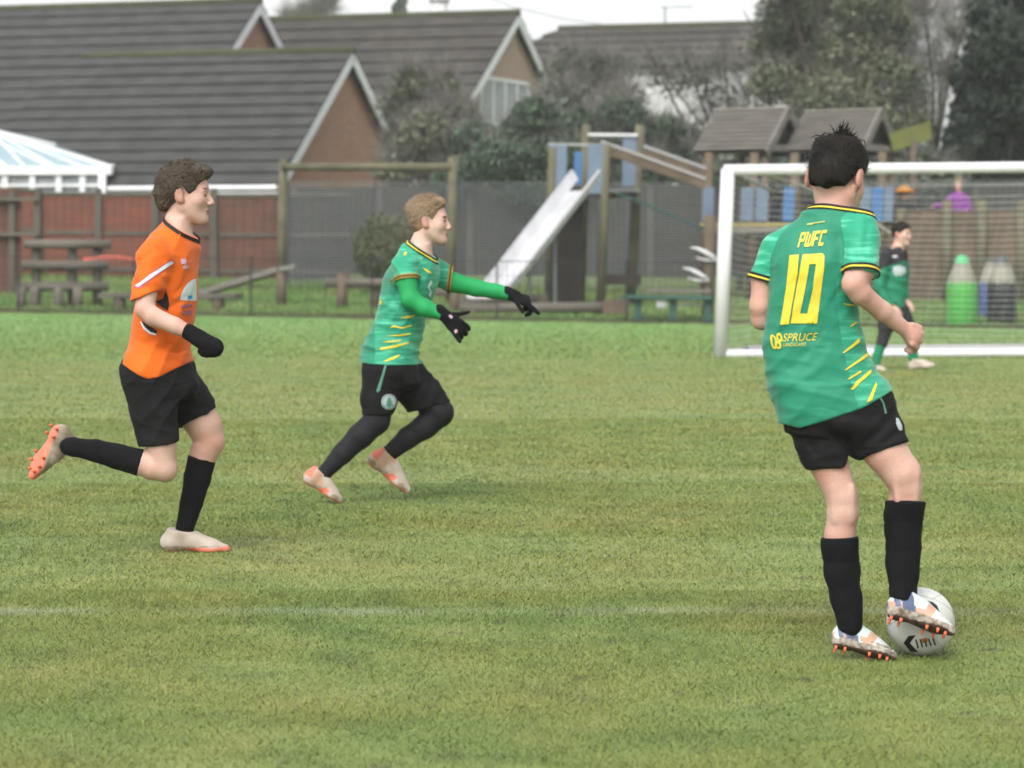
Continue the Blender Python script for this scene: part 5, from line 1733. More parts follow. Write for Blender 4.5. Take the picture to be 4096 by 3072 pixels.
    # sleeve and side panels carry the streak print
    def sslot(c):
        r = np.zeros(len(c), np.int32)
        dl = np.minimum(chain(c, ls), chain(c, rs)); dt = loft(c, torso, 2.3)
        r[dl < dt - .006] = 1
        px = CX + c[:, 0] / c[:, 1] * FPX; py = HY + (CAMH - c[:, 2]) / c[:, 1] * FPX
        edge = np.interp(py * 4, [1100, 1200, 1350, 1450, 1600, 1700], [3345, 3345, 3365, 3385, 3425, 3460])
        r[(r == 0) & (px * 4 > edge) & (py * 4 > 1110)] = 2
        return r
    so = cloth('shirt', shirt, lo, hi, .0045, [M['shirt_green'], M['green_streaked'], M['green_streaked_steep']], root, sslot, 2)
    tr = bvh([so])
    for nm, c, a in (('cuff', lcuff, lax), ('cuff', rcuff, rax)):
        cf = band(nm, tr, c, a, -.021, .0005, M['trim_black'], so, .003, .12)
        band('cuff_stripe', tr, c, a, -.0125, -.0065, M['trim_yellow'], so, .0045, .12)
    band('collar', tr, nk, nax, -.019, .0005, M['trim_black'], so, .003, .16)
    band('collar_stripe', tr, nk, nax, -.014, -.008, M['trim_yellow'], so, .0048, .16)
    # ---- prints on the back and the side
    decal('number', [[(3160, 1022), (3196, 1019), (3192, 1090), (3156, 1296), (3123, 1299), (3148, 1135)]], tr, M['print_yellow'], so)
    o = decal('number', [[(3211, 1019), (3285, 1014), (3294, 1017), (3298, 1026), (3296, 1070), (3268, 1294), (3163, 1293), (3190, 1135)], [(3237, 1057), (3264, 1056), (3250, 1160), (3229, 1254), (3200, 1254), (3222, 1155)]], tr, M['print_yellow'], so)
    b4 = ((3190, 991), (3291, 984), (3308, 920), (3206, 932))
    GL = {'P': [[(0, 0), (.28, 0), (.28, .36), (.85, .36), (.97, .48), (.97, .9), (.86, 1), (0, 1)], [(.28, .54), (.69, .54), (.69, .82), (.28, .82)]],
          'W': [[(0, 1), (.21, 1), (.21, .2), (.40, .2), (.40, .85), (.60, .85), (.60, .2), (.79, .2), (.79, 1), (1, 1), (1, .1), (.9, 0), (.1, 0), (0, .1)]],
          'F': [[(0, 0), (.28, 0), (.28, .40), (.8, .40), (.8, .58), (.28, .58), (.28, .81), (.97, .81), (.97, 1), (.1, 1), (0, .9)]],
          'C': [[(.1, 0), (.95, 0), (1, .1), (1, .2), (.3, .2), (.3, .80), (1.05, .80), (1.05, 1), (.1, 1), (0, .9), (0, .1)]]}
    x_ = 0.0
    for ch, wd in (('P', .225), ('W', .27), ('F', .22), ('C', .20)):
        bl_, br_, tr_, tl_ = [Vector(c) for c in b4]; pol = []
        for poly in GL[ch]:
            pp = []
            for a_, b_ in poly:
                u_ = x_ + a_ * wd; q_ = bl_.lerp(br_, u_).lerp(tl_.lerp(tr_, u_), b_); pp.append((q_.x, q_.y))
            pol.append(pp)
        decal('club_letter', pol, tr, M['print_yellow'], so, step=4)
        x_ += wd + .028
    decal('sponsor_word', text_polys('SPRUCE', ((3131, 1367), (3262, 1362), (3272, 1330), (3139, 1335)), .05), tr, M['print_yellow'], so, step=4)
    decal('sponsor_line', text_polys('LANDSCAPES', ((3134, 1386), (3222, 1383), (3225, 1370), (3136, 1373)), .01), tr, M['print_yellow'], so, step=4)
    def ring_poly(cx, cy, rx, ry, n=24, sk=-.18): return [(cx + rx * math.cos(6.283 * i / n) - sk * ry * math.sin(6.283 * i / n), cy + ry * math.sin(6.283 * i / n)) for i in range(n)]
    decal('sponsor_badge', [ring_poly(3097, 1367, 13, 29), ring_poly(3097, 1367, 5, 19)], tr, M['print_yellow'], so, step=4)
    decal('sponsor_badge', [ring_poly(3119, 1350, 12, 19), ring_poly(3119, 1350, 4.5, 9)], tr, M['print_yellow'], so, step=4)
    decal('sponsor_badge', [ring_poly(3114, 1380, 13, 16), ring_poly(3114, 1380, 5, 7)], tr, M['print_yellow'], so, step=4)
    decal('neck_print', [[(3229, 896), (3300, 884), (3300, 889), (3252, 897), (3252, 901), (3229, 902)]], tr, M['print_pale'], so, step=4)
    for pts in ([(3368, 1412), (3434, 1354), (3438, 1368), (3375, 1413)], [(3377, 1481), (3470, 1410), (3473, 1424), (3386, 1481)], [(3389, 1517), (3440, 1482), (3444, 1490), (3397, 1518)],
                [(3401, 1556), (3425, 1528), (3482, 1478), (3484, 1492), (3440, 1532), (3412, 1560)], [(3466, 1611), (3496, 1545), (3503, 1530), (3507, 1542), (3487, 1600)],
                [(3397, 1304), (3426, 1284), (3429, 1290), (3404, 1306)], [(3368, 1212), (3396, 1216), (3418, 1219), (3416, 1224), (3390, 1222)]):
        decal('side_stripe', [pts], tr, M['print_yellow'], so, step=5)
    lo, hi = bounds([J(3090, 1540, -.2), J(3640, 1900, .22)], .03)
    sh = cloth('shorts', shorts, lo, hi, .005, M['black_cloth'], root)
    ts = bvh([sh])
    decal('piping', [[(3514, 1588), (3520, 1586), (3534, 1610), (3545, 1652), (3538, 1656), (3530, 1616)]], ts, M['crest_green'], sh, step=4)
    decal('crest', [[(3582, 1672), (3592, 1676), (3604, 1700), (3607, 1718), (3599, 1724), (3590, 1716), (3582, 1695)]], ts, M['crest_white'], sh, step=4)
    # ---- socks
    def sock(pts, c0, a0, foldlen, leg, nm='sock'):
        def fn(p):
            d = np.minimum(chain(p, pts, .02), chain(p, leg, .016) - .006)
            h = -plane(p, c0, a0)
            d = d - .0025 * (np.clip((foldlen - h) / .004, 0, 1)) - .0012 * vnoise(p * 40, 2) - folds(p, (0, .1, 1), 90, .0012, 3)
            return smax(d, plane(p, c0, a0), .003)
        lo, hi = bounds([q[0] for q in pts], .09)
        return cloth(nm, fn, lo, hi, .0045, M['black_knit'], root)
    sock([(J(3355, 2120), .0525), (J(3358, 2180), .0535), (J(3366, 2286, .005), .0525), (J(3384, 2390, .005), .0475), (J(3398, 2480, 0), .042)], J(3357, 2148), (-.05, .02, 1), .075, lleg)
    sock([(J(3622, 1970, -.02), .056), (J(3614, 2060, -.01), .0555), (J(3614, 2190, -.01), .0525), (J(3614, 2290, -.03), .047), (J(3611, 2400, -.055), .040)], J(3621, 2003, -.02), (.03, .1, 1), .065, rleg)
    # ---- boots
    mats = [M['boot_mint'], M['boot_sole_dark'], M['boot_navy'], M['boot_peach'], M['boot_mud']]
    def busy(q, sl, n3):
        k = (sl == 0) & (q[:, 0] < .05) & (q[:, 2] > .028) & (q[:, 2] < .085); sl[k & (np.sin(q[:, 0] * 150 + q[:, 2] * 60) > .1)] = 2
        k = (sl == 0) & (q[:, 2] > .018) & (q[:, 2] < .05) & (n3 > .12); sl[k] = 3
        k = (q[:, 2] > .010) & (q[:, 2] < .04) & (n3 < -.28); sl[k] = 4
        sl[(q[:, 2] < .034) & (q[:, 0] < .09) & (n3 > -.1) & (q[:, 2] > .012)] = 4
    make_boot(boot_frame(J(3316, 2590, -.01), J(3592, 2650, -.03), (.25, .40, .88)), root, mats, laces=2, accent=busy)
    make_boot(boot_frame(J(3534, 2470, -.085), J(3826, 2552, -.10), (.25, .40, .88)), root, mats, laces=1, accent=busy)
    # ---- hair
    def hmask(d):
        l, f, u = d[:, 0], d[:, 1], d[:, 2]
        nape = np.where(f < 0, -.50 + .10 * np.abs(l) * 2 - .25 * np.exp(-((l - .25) / .12) ** 2) - .2 * np.exp(-((l + .3) / .15) ** 2), -.05)
        side = (np.abs(l) > .8) & (f > -.25) & (u < .02)
        return (u > nape) & ~side & ~((f > .55) & (u < .42))
    def hair(p):
        q = hd.loc(p)
        d = ell(p, hd.P(0, -.014, .036), hd.R, np.array([.083, .104, .097]) * hd.sc)
        d = smin(d, ell(p, hd.P(0, .045, .085), hd.R, np.array([.066, .055, .052]) * hd.sc), .02)
        d = smin(d, ell(p, hd.P(0, -.05, -.015), hd.R, np.array([.066, .062, .062]) * hd.sc), .02)
        for sg in (1, -1): d = smin(d, ell(p, hd.P(.036 * sg, -.02, .085), hd.R, np.array([.046, .080, .048]) * hd.sc), .02)
        d = d - .002 * vnoise(p * np.array([90, 90, 30]), 2)
        l = np.abs(q[:, 0]); nape = -.062 - .012 * np.cos(q[:, 0] * 60)
        cut = np.where(q[:, 1] < -.02, nape, np.where(q[:, 1] < .045, .012, .075) + np.clip(q[:, 1], 0, 1) * .2)
        cut = np.interp(q[:, 1], [-.1, -.045, -.02, .0, .03, .06, .12], [-.050, -.042, .012, .034, .018, .045, .07])
        cut = cut + np.where(q[:, 1] < -.05, -.010 * np.cos(q[:, 0] * 75), 0)
        return smax(d, (cut - q[:, 2]), .006)
    ho = cloth('hair', hair, hd.c - .19, hd.c + .2, .004, M['hair_dark'], root)
    V, F = hair_strands(hd, 7000, hmask, lambda d: .016 + .03 * np.clip(d[:, 2], 0, 1), lambda d: np.stack([d[:, 0] * .3, .5 + 0 * d[:, 0], -.9 + .8 * d[:, 2]], 1), .0009, .35, rad=(.0845, .1055, .0985))
    np_mesh('hair_strands', V, F, M['hair_dark_strand'], ho)
    V, F = hair_strands(hd, 500, hmask, .045, lambda d: RNG.normal(size=d.shape), .0008, .8, rad=(.083, .104, .097), seed=9)
    np_mesh('stray_hairs', V, F, M['hair_dark_strand'], ho)
    # wet spikes at the crown
    r = np.random.default_rng(2); b = MB()
    for k in range(130):
        a = r.normal(0, .020); f_ = r.normal(-.015, .016)
        p0 = Vector(hd.P(a, f_, .124 - abs(a) * .3))
        tipx = r.normal(0, .030) + a * .6
        L_ = r.uniform(.016, .062) * (1.15 - min(1, abs(a) * 16))
        p2 = p0 + Vector((tipx * .6 + .006, -.012, L_))
        p1 = p0.lerp(p2, .5) + Vector((r.normal(0, .003), 0, .004))
        b.tube([p0 - Vector((0, 0, .012)), p1, p2], [.0032, .0018, .0003], 5)
    for k in range(60):
        a = r.normal(0, .03); f_ = r.uniform(-.07, .03)
        p0 = Vector(hd.P(a, f_, .125)); dr = Vector((r.normal(.3, .5), -.4, -.15 + r.normal(0, .2))); dr.normalize()
        p2 = p0 + dr * r.uniform(.03, .06)
        b.tube([p0, p0.lerp(p2, .5) + Vector((0, -.006, .008)), p2], [.0028, .002, .0004], 5)
    b.build('crown_tuft', M['hair_dark'], ho)
    return root

def A_n(v):
    v = np.array(tuple(v), float); return v / np.linalg.norm(v)

# ================================================================== BALL
def ball():
    Y = 9.25; c = Q(3682, 2494, Y); c.z = max(c.z, .108); R = .109
    bm = bmesh.new(); bmesh.ops.create_uvsphere(bm, u_segments=64, v_segments=40, radius=R)
    me = bpy.data.meshes.new('football'); bm.to_mesh(me); bm.free(); me.materials.append(M['ball_white'])
    me.transform(Matrix.Translation(c))
    o = link('football', me, None, True, origin=c)
    tag(o, 'white football with black curved marks under the number 10 player\'s foot', 'ball')
    t = bvh([o])
    marks = [([(3706, 2404), (3730, 2408), (3748, 2422), (3758, 2446), (3752, 2474), (3742, 2482), (3728, 2476), (3734, 2450), (3728, 2430), (3704, 2414)], 'ball_black'),
             ([(3784, 2498), (3792, 2484), (3804, 2494), (3810, 2520), (3800, 2516), (3790, 2518), (3782, 2512)], 'ball_black'),
             ([(3614, 2572), (3634, 2544), (3664, 2540), (3640, 2572), (3664, 2598), (3674, 2608), (3642, 2606)], 'ball_black')]
    for k in range(5):
        x = 3660 + k * 17; marks.append(([(x, 2558 - k), (x + 6, 2556 - k), (x + 16, 2590 - k * 3), (x + 10, 2594 - k * 3)], 'ball_black'))
    marks.append(([(3678, 2556), (3708, 2550), (3712, 2566), (3690, 2572)], 'ball_orange'))
    marks.append(([(3556, 2536), (3566, 2560), (3590, 2596), (3600, 2606), (3590, 2602), (3572, 2580)], 'ball_black'))
    for m_, mm in marks: decal('mark', [m_], t, M[mm], o, off=.0008, step=4)
    # the same panel marks on the far half
    src_ = [ch for ch in o.children if ch.name.startswith('mark')][:3]
    for ch in src_:
        d = ch.copy(); d.data = ch.data.copy(); COL.objects.link(d); d.parent = o; d.rotation_euler = (math.radians(20), math.radians(25), math.radians(180))
    for k, (ax, an) in enumerate((((.3, .5, .8), 0), ((.8, -.3, .4), 0), ((-.5, .2, .85), 0))):
        n_ = Vector(ax).normalized(); e1 = n_.cross(Vector((0, 1, .2))).normalized(); e2 = n_.cross(e1)
        b = MB(); rr = R * .93; hh = R * .37
        b.tube([c + n_ * hh + (e1 * math.cos(a) + e2 * math.sin(a)) * rr for a in np.linspace(0, 6.2832, 49)], .0012, 4, cap=False)
        b.build('seam', M['ball_seam'], o)
# ================================================================== RUNNER IN GREEN, POINTING
def garment_min(d, *others):
    for o in others: d = np.minimum(d, o)
    return d

def pointing_player():
    Y = 14.8
    J = lambda x, y, dy=0: Q(x, y, Y + dy)
    base = J(1500, 2020); base.z = 0; base.y = Y
    hd = Head(J(1722, 886), (.985, -.16, -.02), (.04, 0, 1), .95)
    nr, fr = -.15, .15
    torso = sil([(985, 1640, 1722, .07), (1030, 1594, 1738, .12), (1065, 1560, 1752, .16), (1107, 1534, 1757, .17), (1150, 1528, 1745, .165), (1205, 1520, 1722, .16), (1264, 1510, 1702, .15), (1330, 1480, 1692, .145), (1394, 1448, 1672, .15), (1455, 1444, 1666, .155), (1500, 1444, 1668, .155)], Y, .15)
    tb = [(z, cx, cy, rx * .87, ry * .87) for z, cx, cy, rx, ry in torso]
    neck = [(J(1700, 930), .052), (J(1682, 985), .057), (J(1670, 1040), .075)]
    narm = [(J(1622, 1050, nr), .052), (J(1626, 1120, nr - .04), .050), (J(1640, 1196, nr - .06), .046), (J(1700, 1232, nr - .07), .042), (J(1772, 1258, nr - .08), .031)]
    farm = [(J(1735, 1090, fr), .052), (J(1815, 1130, fr), .050), (J(1905, 1152, fr), .043), (J(1980, 1164, fr - .01), .038), (J(2048, 1178, fr - .02), .031)]
    nleg = [(J(1530, 1490, -.09), .098), (J(1520, 1600, -.09), .082), (J(1506, 1684, -.09), .066), (J(1440, 1745, -.09), .063), (J(1372, 1812, -.09), .052), (J(1290, 1900, -.09), .036), (J(1282, 1915, -.09), .036)]
    fleg = [(J(1610, 1490, .09), .10), (J(1700, 1580, .09), .085), (J(1760, 1650, .09), .070), (J(1700, 1706, .09), .062), (J(1630, 1752, .09), .055), (J(1550, 1820, .09), .040), (J(1540, 1835, .09), .038)]
    def body(p):
        d = hd.sdf(p, mouth_open=.004)
        d = smin(d, chain(p, neck), .02)
        d = smin(d, loft(p, tb), .03)
        for c in (narm, farm): d = smin(d, chain(p, c, .014) + .006, .012)
        for c in (nleg, fleg): d = smin(d, chain(p, c, .016) + .008, .012)
        return d
    lo, hi = bounds([J(1230, 760, -.35), J(2130, 1990, .35)], .06)
    P, F = surf(body, lo, hi, .0055, 2)
    # finer head
    def headfn(p): return smin(hd.sdf(p, mouth_open=.004), chain(p, neck), .02)
    root = np_mesh('person', P, F, SKINS(), None, True, origin=base, slots=skin_slots(hd)(P[F].mean(1)))
    tag(root, 'fair haired player in green shirt and black gloves running with both arms out', 'person')
    # shorts
    pel = sil([(1430, 1452, 1660, .145), (1470, 1447, 1672, .15), (1530, 1452, 1680, .15), (1590, 1462, 1650, .13)], Y, .14)
    nh, fh = J(1508, 1658, -.09), J(1664, 1640, .09)
    na, fa = A_n(J(1508, 1660) - J(1508, 1540)), A_n(J(1740, 1640) - J(1660, 1500))
    na = A_n(na + np.array([.02, 0, .0])); fa = A_n(np.array([.25, 0, -1.0]))
    nsx = [(J(1540, 1490, -.085), .112), (J(1516, 1590, -.09), .090), (J(1508, 1690, -.09), .068)]
    fsx = [(J(1600, 1490, .08), .115), (J(1668, 1565, .09), .098), (J(1722, 1660, .09), .088)]
    def shorts_raw(p):
        d = smax(loft(p, pel, 2.3), J(0, 1560).z - p[:, 2], .04)
        d = np.minimum(d, smax(loft(p, tb) - .008, J(0, 1540).z - p[:, 2], .03))
        n_ = smax(np.minimum(chain(p, nsx, .02), chain(p, nleg, .016) - .008), plane(p, nh, na), .003)
        f_ = smax(np.minimum(chain(p, fsx, .02), chain(p, fleg, .016) - .008), plane(p, fh, fa), .003)
        d = smin(d, smin(n_, f_, .004), .02)
        return d - folds(p, (.8, .2, -.4), 46, .007, 4) - .003 * vnoise(p * 14, 6)
    def shorts(p): return smax(shorts_raw(p), p[:, 2] - J(0, 1425).z, .004)
    # shirt
    ncuff, fcuff = J(1630, 1119, nr - .04), J(1806, 1118, fr)
    nax_, fax = A_n(J(1636, 1150, nr - .05) - J(1628, 1080, nr - .03)), A_n(J(1860, 1135, fr) - J(1790, 1108, fr) )
    fax = A_n(fax + np.array([0, 0, .25]))
    ns = [(J(1640, 1022, nr + .05), .066), (J(1622, 1060, nr), .064), (J(1634, 1145, nr - .05), .056)]
    fs = [(J(1716, 1070, fr - .04), .066), (J(1760, 1098, fr), .062), (J(1830, 1126, fr), .056)]
    nk = J(1676, 985); nka = A_n(np.array([.55, -.06, .80]))
    hemx = [J(x, y) for x, y in ((1400, 1446), (1445, 1449), (1560, 1456), (1664, 1458), (1720, 1458))]
    hx, hz = [v.x for v in hemx], [v.z for v in hemx]
    def shirt(p):
        d = loft(p, torso, 2.3)
        d = smin(d, chain(p, [(J(1682, 990), .066), (J(1664, 1040), .10)]), .04)
        for ch, c, a, arm in ((ns, ncuff, nax_, narm), (fs, fcuff, fax, farm)):
            d = smin(d, smax(np.minimum(chain(p, ch, .02), chain(p, arm, .014) - .006), plane(p, c, a), .002), .03)
        low = np.clip((J(0, 1180).z - p[:, 2]) / .12, 0, 1)
        d = d - folds(p, (.35, .1, .9), 46, .013, 2) * low - folds(p, (.6, -.3, .6), 40, .008, 5) * (1 - low) - .004 * vnoise(p * 10, 3)
        for am, wd, pts in ((.014, .014, ((1528, 1404), (1590, 1418), (1645, 1450))), (.012, .013, ((1600, 1350), (1640, 1362), (1668, 1378))), (.010, .014, ((1545, 1130), (1570, 1180), (1600, 1230))), (-.010, .018, ((1470, 1380), (1540, 1400), (1600, 1440))),
                            (.010, .013, ((1530, 1270), (1580, 1285), (1640, 1280))), (.009, .013, ((1600, 1160), (1570, 1210), (1530, 1240))), (.009, .014, ((1670, 1060), (1690, 1120), (1685, 1180))), (.008, .012, ((1500, 1340), (1550, 1330)))):
            d = d + crease(p, Y - .02, [J(*q_) for q_ in pts], am, wd)
        d = smin(d, shorts_raw(p) - .006, .02)
        d = np.minimum(d, smax(chain(p, narm, .014) - .005, plane(p, ncuff, nax_), .002))
        d = smax(d, plane(p, nk, nka), .002)
        return np.maximum(d, np.interp(p[:, 0], hx, hz) - p[:, 2])
    lo, hi = bounds([J(1440, 940, -.32), J(1830, 1480, .3)], .04)
    def sslot(c):
        r = np.zeros(len(c), np.int32)
        dt = loft(c, torso, 2.3); dn = np.minimum(chain(c, ns), chain(c, fs))
        px = (CX + c[:, 0] / c[:, 1] * FPX) * 4; py = (HY + (CAMH - c[:, 2]) / c[:, 1] * FPX) * 4
        r[dn < dt - .004] = 1
        r[(r == 0) & (px > np.interp(py, [1000, 1150, 1230, 1300, 1460], [1655, 1650, 1560, 1520, 1520])) & (py < 1440)] = 2
        r[(r == 0) & (px > 1500) & (py > 1180)] = 2
        return r
    so = cloth('shirt', shirt, lo, hi, .005, [M['shirt_green'], M['green_streaked'], M['green_streaked_steep']], root, sslot, 2)
    tr = bvh([so])
    for c, a in ((ncuff, nax_), (fcuff, fax)):
        band('cuff', tr, c, a, -.020, .002, M['trim_ochre'], so, .003, .13); band('cuff_line', tr, c, a, -.012, -.006, M['trim_black'], so, .0045, .13)
    band('collar', tr, nk, nka, -.018, .003, M['trim_black'], so, .003, .2); band('collar_stripe', tr, nk, nka, -.012, -.006, M['trim_yellow'], so, .0048, .2)
    for pts in ([(1599, 1272), (1630, 1263), (1659, 1259), (1650, 1268), (1625, 1273)], [(1558, 1312), (1574, 1301), (1606, 1309), (1645, 1299), (1648, 1303), (1610, 1315), (1576, 1308)],
                [(1545, 1344), (1600, 1337), (1642, 1332), (1640, 1338), (1600, 1344)], [(1523, 1368), (1570, 1362), (1605, 1360), (1603, 1365), (1560, 1370)],
                [(1520, 1392), (1560, 1384), (1632, 1369), (1638, 1372), (1580, 1391), (1521, 1400)], [(1533, 1446), (1562, 1432), (1598, 1418), (1601, 1423), (1575, 1438), (1545, 1447)],
                [(1690, 1070), (1706, 1078), (1724, 1090), (1722, 1095), (1700, 1084)], [(1668, 1236), (1680, 1230), (1679, 1240), (1669, 1242)],
                [(1520, 1205), (1527, 1198), (1530, 1212), (1524, 1219), (1519, 1217)], [(1616, 1012), (1626, 1008), (1628, 1014), (1622, 1023), (1616, 1022)]):
        decal('side_stripe', [pts], tr, M['print_yellow'], so, step=5)
    decal('chest_print', [[(1722, 1120), (1728, 1130), (1716, 1150), (1726, 1168), (1720, 1190), (1712, 1178), (1719, 1165), (1708, 1148)]], tr, M['print_mint'], so, step=5)
    sh = cloth('shorts', shorts, *bounds([J(1440, 1430, -.28), J(1790, 1680, .28)], .03), .0055, M['black_cloth'], root)
    ts = bvh([sh])
    decal('piping', [[(1542, 1452), (1549, 1452), (1520, 1562), (1509, 1570), (1506, 1562)]], ts, M['crest_green'], sh, step=5)
    ci = lambda cx, cy, rx, ry, n=28: [(cx + rx * math.cos(6.283 * i / n), cy + ry * math.sin(6.283 * i / n)) for i in range(n)]
    decal('crest', [ci(1555, 1607, 30, 31)], ts, M['crest_white'], sh, step=5)
    decal('crest_tree', [[(1556, 1586), (1564, 1597), (1560, 1598), (1570, 1610), (1563, 1611), (1572, 1622), (1558, 1623), (1558, 1630), (1552, 1630), (1552, 1623), (1540, 1622), (1548, 1611), (1542, 1610), (1551, 1598), (1547, 1597)]], ts, M['crest_green'], sh, off=.005, step=5)
    decal('crest_ring', [ci(1555, 1607, 27, 28), ci(1555, 1607, 24.5, 25.5)], ts, M['crest_green'], sh, off=.005, step=4)
    # base layer sleeves, leggings
    def tubefn(pts, c0, a0, c1, a1, extra=0):
        def fn(p):
            d = chain(p, pts, .016) + extra - .0018 * vnoise(p * 26, 3)
            return smax(smax(d, plane(p, c0, a0), .002), plane(p, c1, a1), .002)
        return fn
    for arm, c0, c1 in ((narm, J(1772, 1256, nr - .08), J(1624, 1080, nr - .03)), (farm, J(2044, 1177, fr - .02), J(1770, 1108, fr))):
        a0 = A_n(arm[-1][0] - arm[-2][0])
        cloth('sleeve', tubefn(arm, c0, a0, c1, A_n(arm[0][0] - arm[1][0])), *bounds([q[0] for q in arm], .08), .005, M['sleeve_green'], root)
    for leg in (nleg, fleg):
        end = leg[-1][0]
        cloth('legging', tubefn(leg, end, A_n(leg[-1][0] - leg[-3][0]), leg[0][0], (0, 0, 1)), *bounds([q[0] for q in leg], .12), .0055, M['legging'], root)
    # gloves
    def glove(wr, fwd, nrm, th, **k):
        fn = lambda p: smin(hand_sdf(p, wr, fwd, nrm, th, r=.0128, **k), cone(p, A3_(wr) - A_n(fwd) * .035, A3_(wr) + A_n(fwd) * .01, .034, .032), .01)
        w = A3_(wr)
        return cloth('glove', fn, w - .23, w + .23, .004, M['black_knit'], root, smooth=1)
    g1 = glove(J(1778, 1262, nr - .08), (.72, -.05, -.62), (.25, -.93, .15), (.5, 0, .8), L=.180, curl=(.45, .5, .45, .10), spread=.24, tcurl=-.1)
    g2 = glove(J(2050, 1180, fr - .02), (.88, -.1, -.36), (.3, -.5, .85), (.3, -.5, .6), L=.178, curl=(.10, .75, .95, 1.05), spread=.20, tcurl=.2)
    tg = bvh([g1])
    decal('glove_mark', [[(1794, 1262), (1802, 1258), (1811, 1268), (1806, 1275), (1798, 1270)]], tg, M['print_pink'], g1, off=.0015, step=4)
    decal('glove_mark', [[(1816, 1322), (1824, 1315), (1831, 1320), (1828, 1330), (1820, 1334)]], tg, M['print_pink'], g1, off=.0015, step=4)
    # boots
    mats = [M['boot_beige'], M['boot_coral'], M['boot_peach'], M['boot_beige'], M['boot_dull']]
    def tint(q, sl, n3):
        sl[(q[:, 0] < .045) & (q[:, 2] > .045) & (q[:, 2] < .10)] = 1
        sl[(q[:, 2] > .012) & (q[:, 2] < .04) & (q[:, 0] > .10) & (q[:, 0] < .17) & (np.sin(q[:, 0] * 70 - q[:, 2] * 90) > -.1)] = 1
        sl[(sl == 0) & (q[:, 0] < .12) & (n3 > .0)] = 2
    make_boot(boot_frame(J(1200, 1924, -.09), J(1366, 2022, -.09), (.62, -.08, .78)), root, mats, studs=False, accent=tint)
    make_boot(boot_frame(J(1456, 1848, .09), J(1632, 1986, .09), (.72, -.10, .68)), root, mats, studs=False, accent=tint)
    # hair
    hsz = np.array([.081, .106, .097])
    def hair(p):
        q = hd.loc(p)
        d = ell(p, hd.P(0, -.016, .036), hd.R, hsz * hd.sc)
        d = smin(d, ell(p, hd.P(0, .034, .104), hd.R, np.array([.060, .050, .032]) * hd.sc), .025)
        d = smin(d, ell(p, hd.P(0, -.055, -.01), hd.R, np.array([.064, .052, .07]) * hd.sc), .02)
        d = d - .0045 * vnoise(p * np.array([28, 60, 75]), 2) - .002 * vnoise(p * np.array([70, 120, 150]), 4)
        cut = np.interp(q[:, 1], [-.1, -.05, -.028, -.005, .02, .035, .055, .075, .12], [-.082, -.076, -.03, .035, .005, .022, .066, .084, .10])
        return smax(d, cut - q[:, 2], .008)
    ho = cloth('hair', hair, hd.c - .19, hd.c + .2, .0042, M['hair_blond'], root)
    def mask(d):
        l, f, u = np.abs(d[:, 0]), d[:, 1], d[:, 2]
        return (u > np.interp(f, [-1, -.5, -.25, 0, .25, .5, .8, 1], [-.75, -.75, -.4, .1, .05, .35, .55, .7]))
    V, F = hair_strands(hd, 4200, mask, lambda d: .022 + .045 * np.clip(d[:, 2] + .2, 0, 1), lambda d: np.stack([d[:, 0] * .2, -.7 + 0 * d[:, 0], -.35 + .4 * d[:, 2]], 1), .0013, .28, curl=.0015, rad=(.083, .108, .099), seed=5)
    np_mesh('hair_strands', V, F, M['hair_blond_strand'], ho)
    V, F = hair_strands(hd, 700, lambda d: mask(d) & (d[:, 2] > .1), .055, lambda d: np.stack([0 * d[:, 0], -.8 + 0 * d[:, 0], .3 + 0 * d[:, 0]], 1), .001, .7, curl=.004, rad=(.082, .107, .098), seed=16)
    np_mesh('stray_hairs', V, F, M['hair_blond_strand'], ho)
    return root

def A3_(v): return np.array(tuple(v), float)

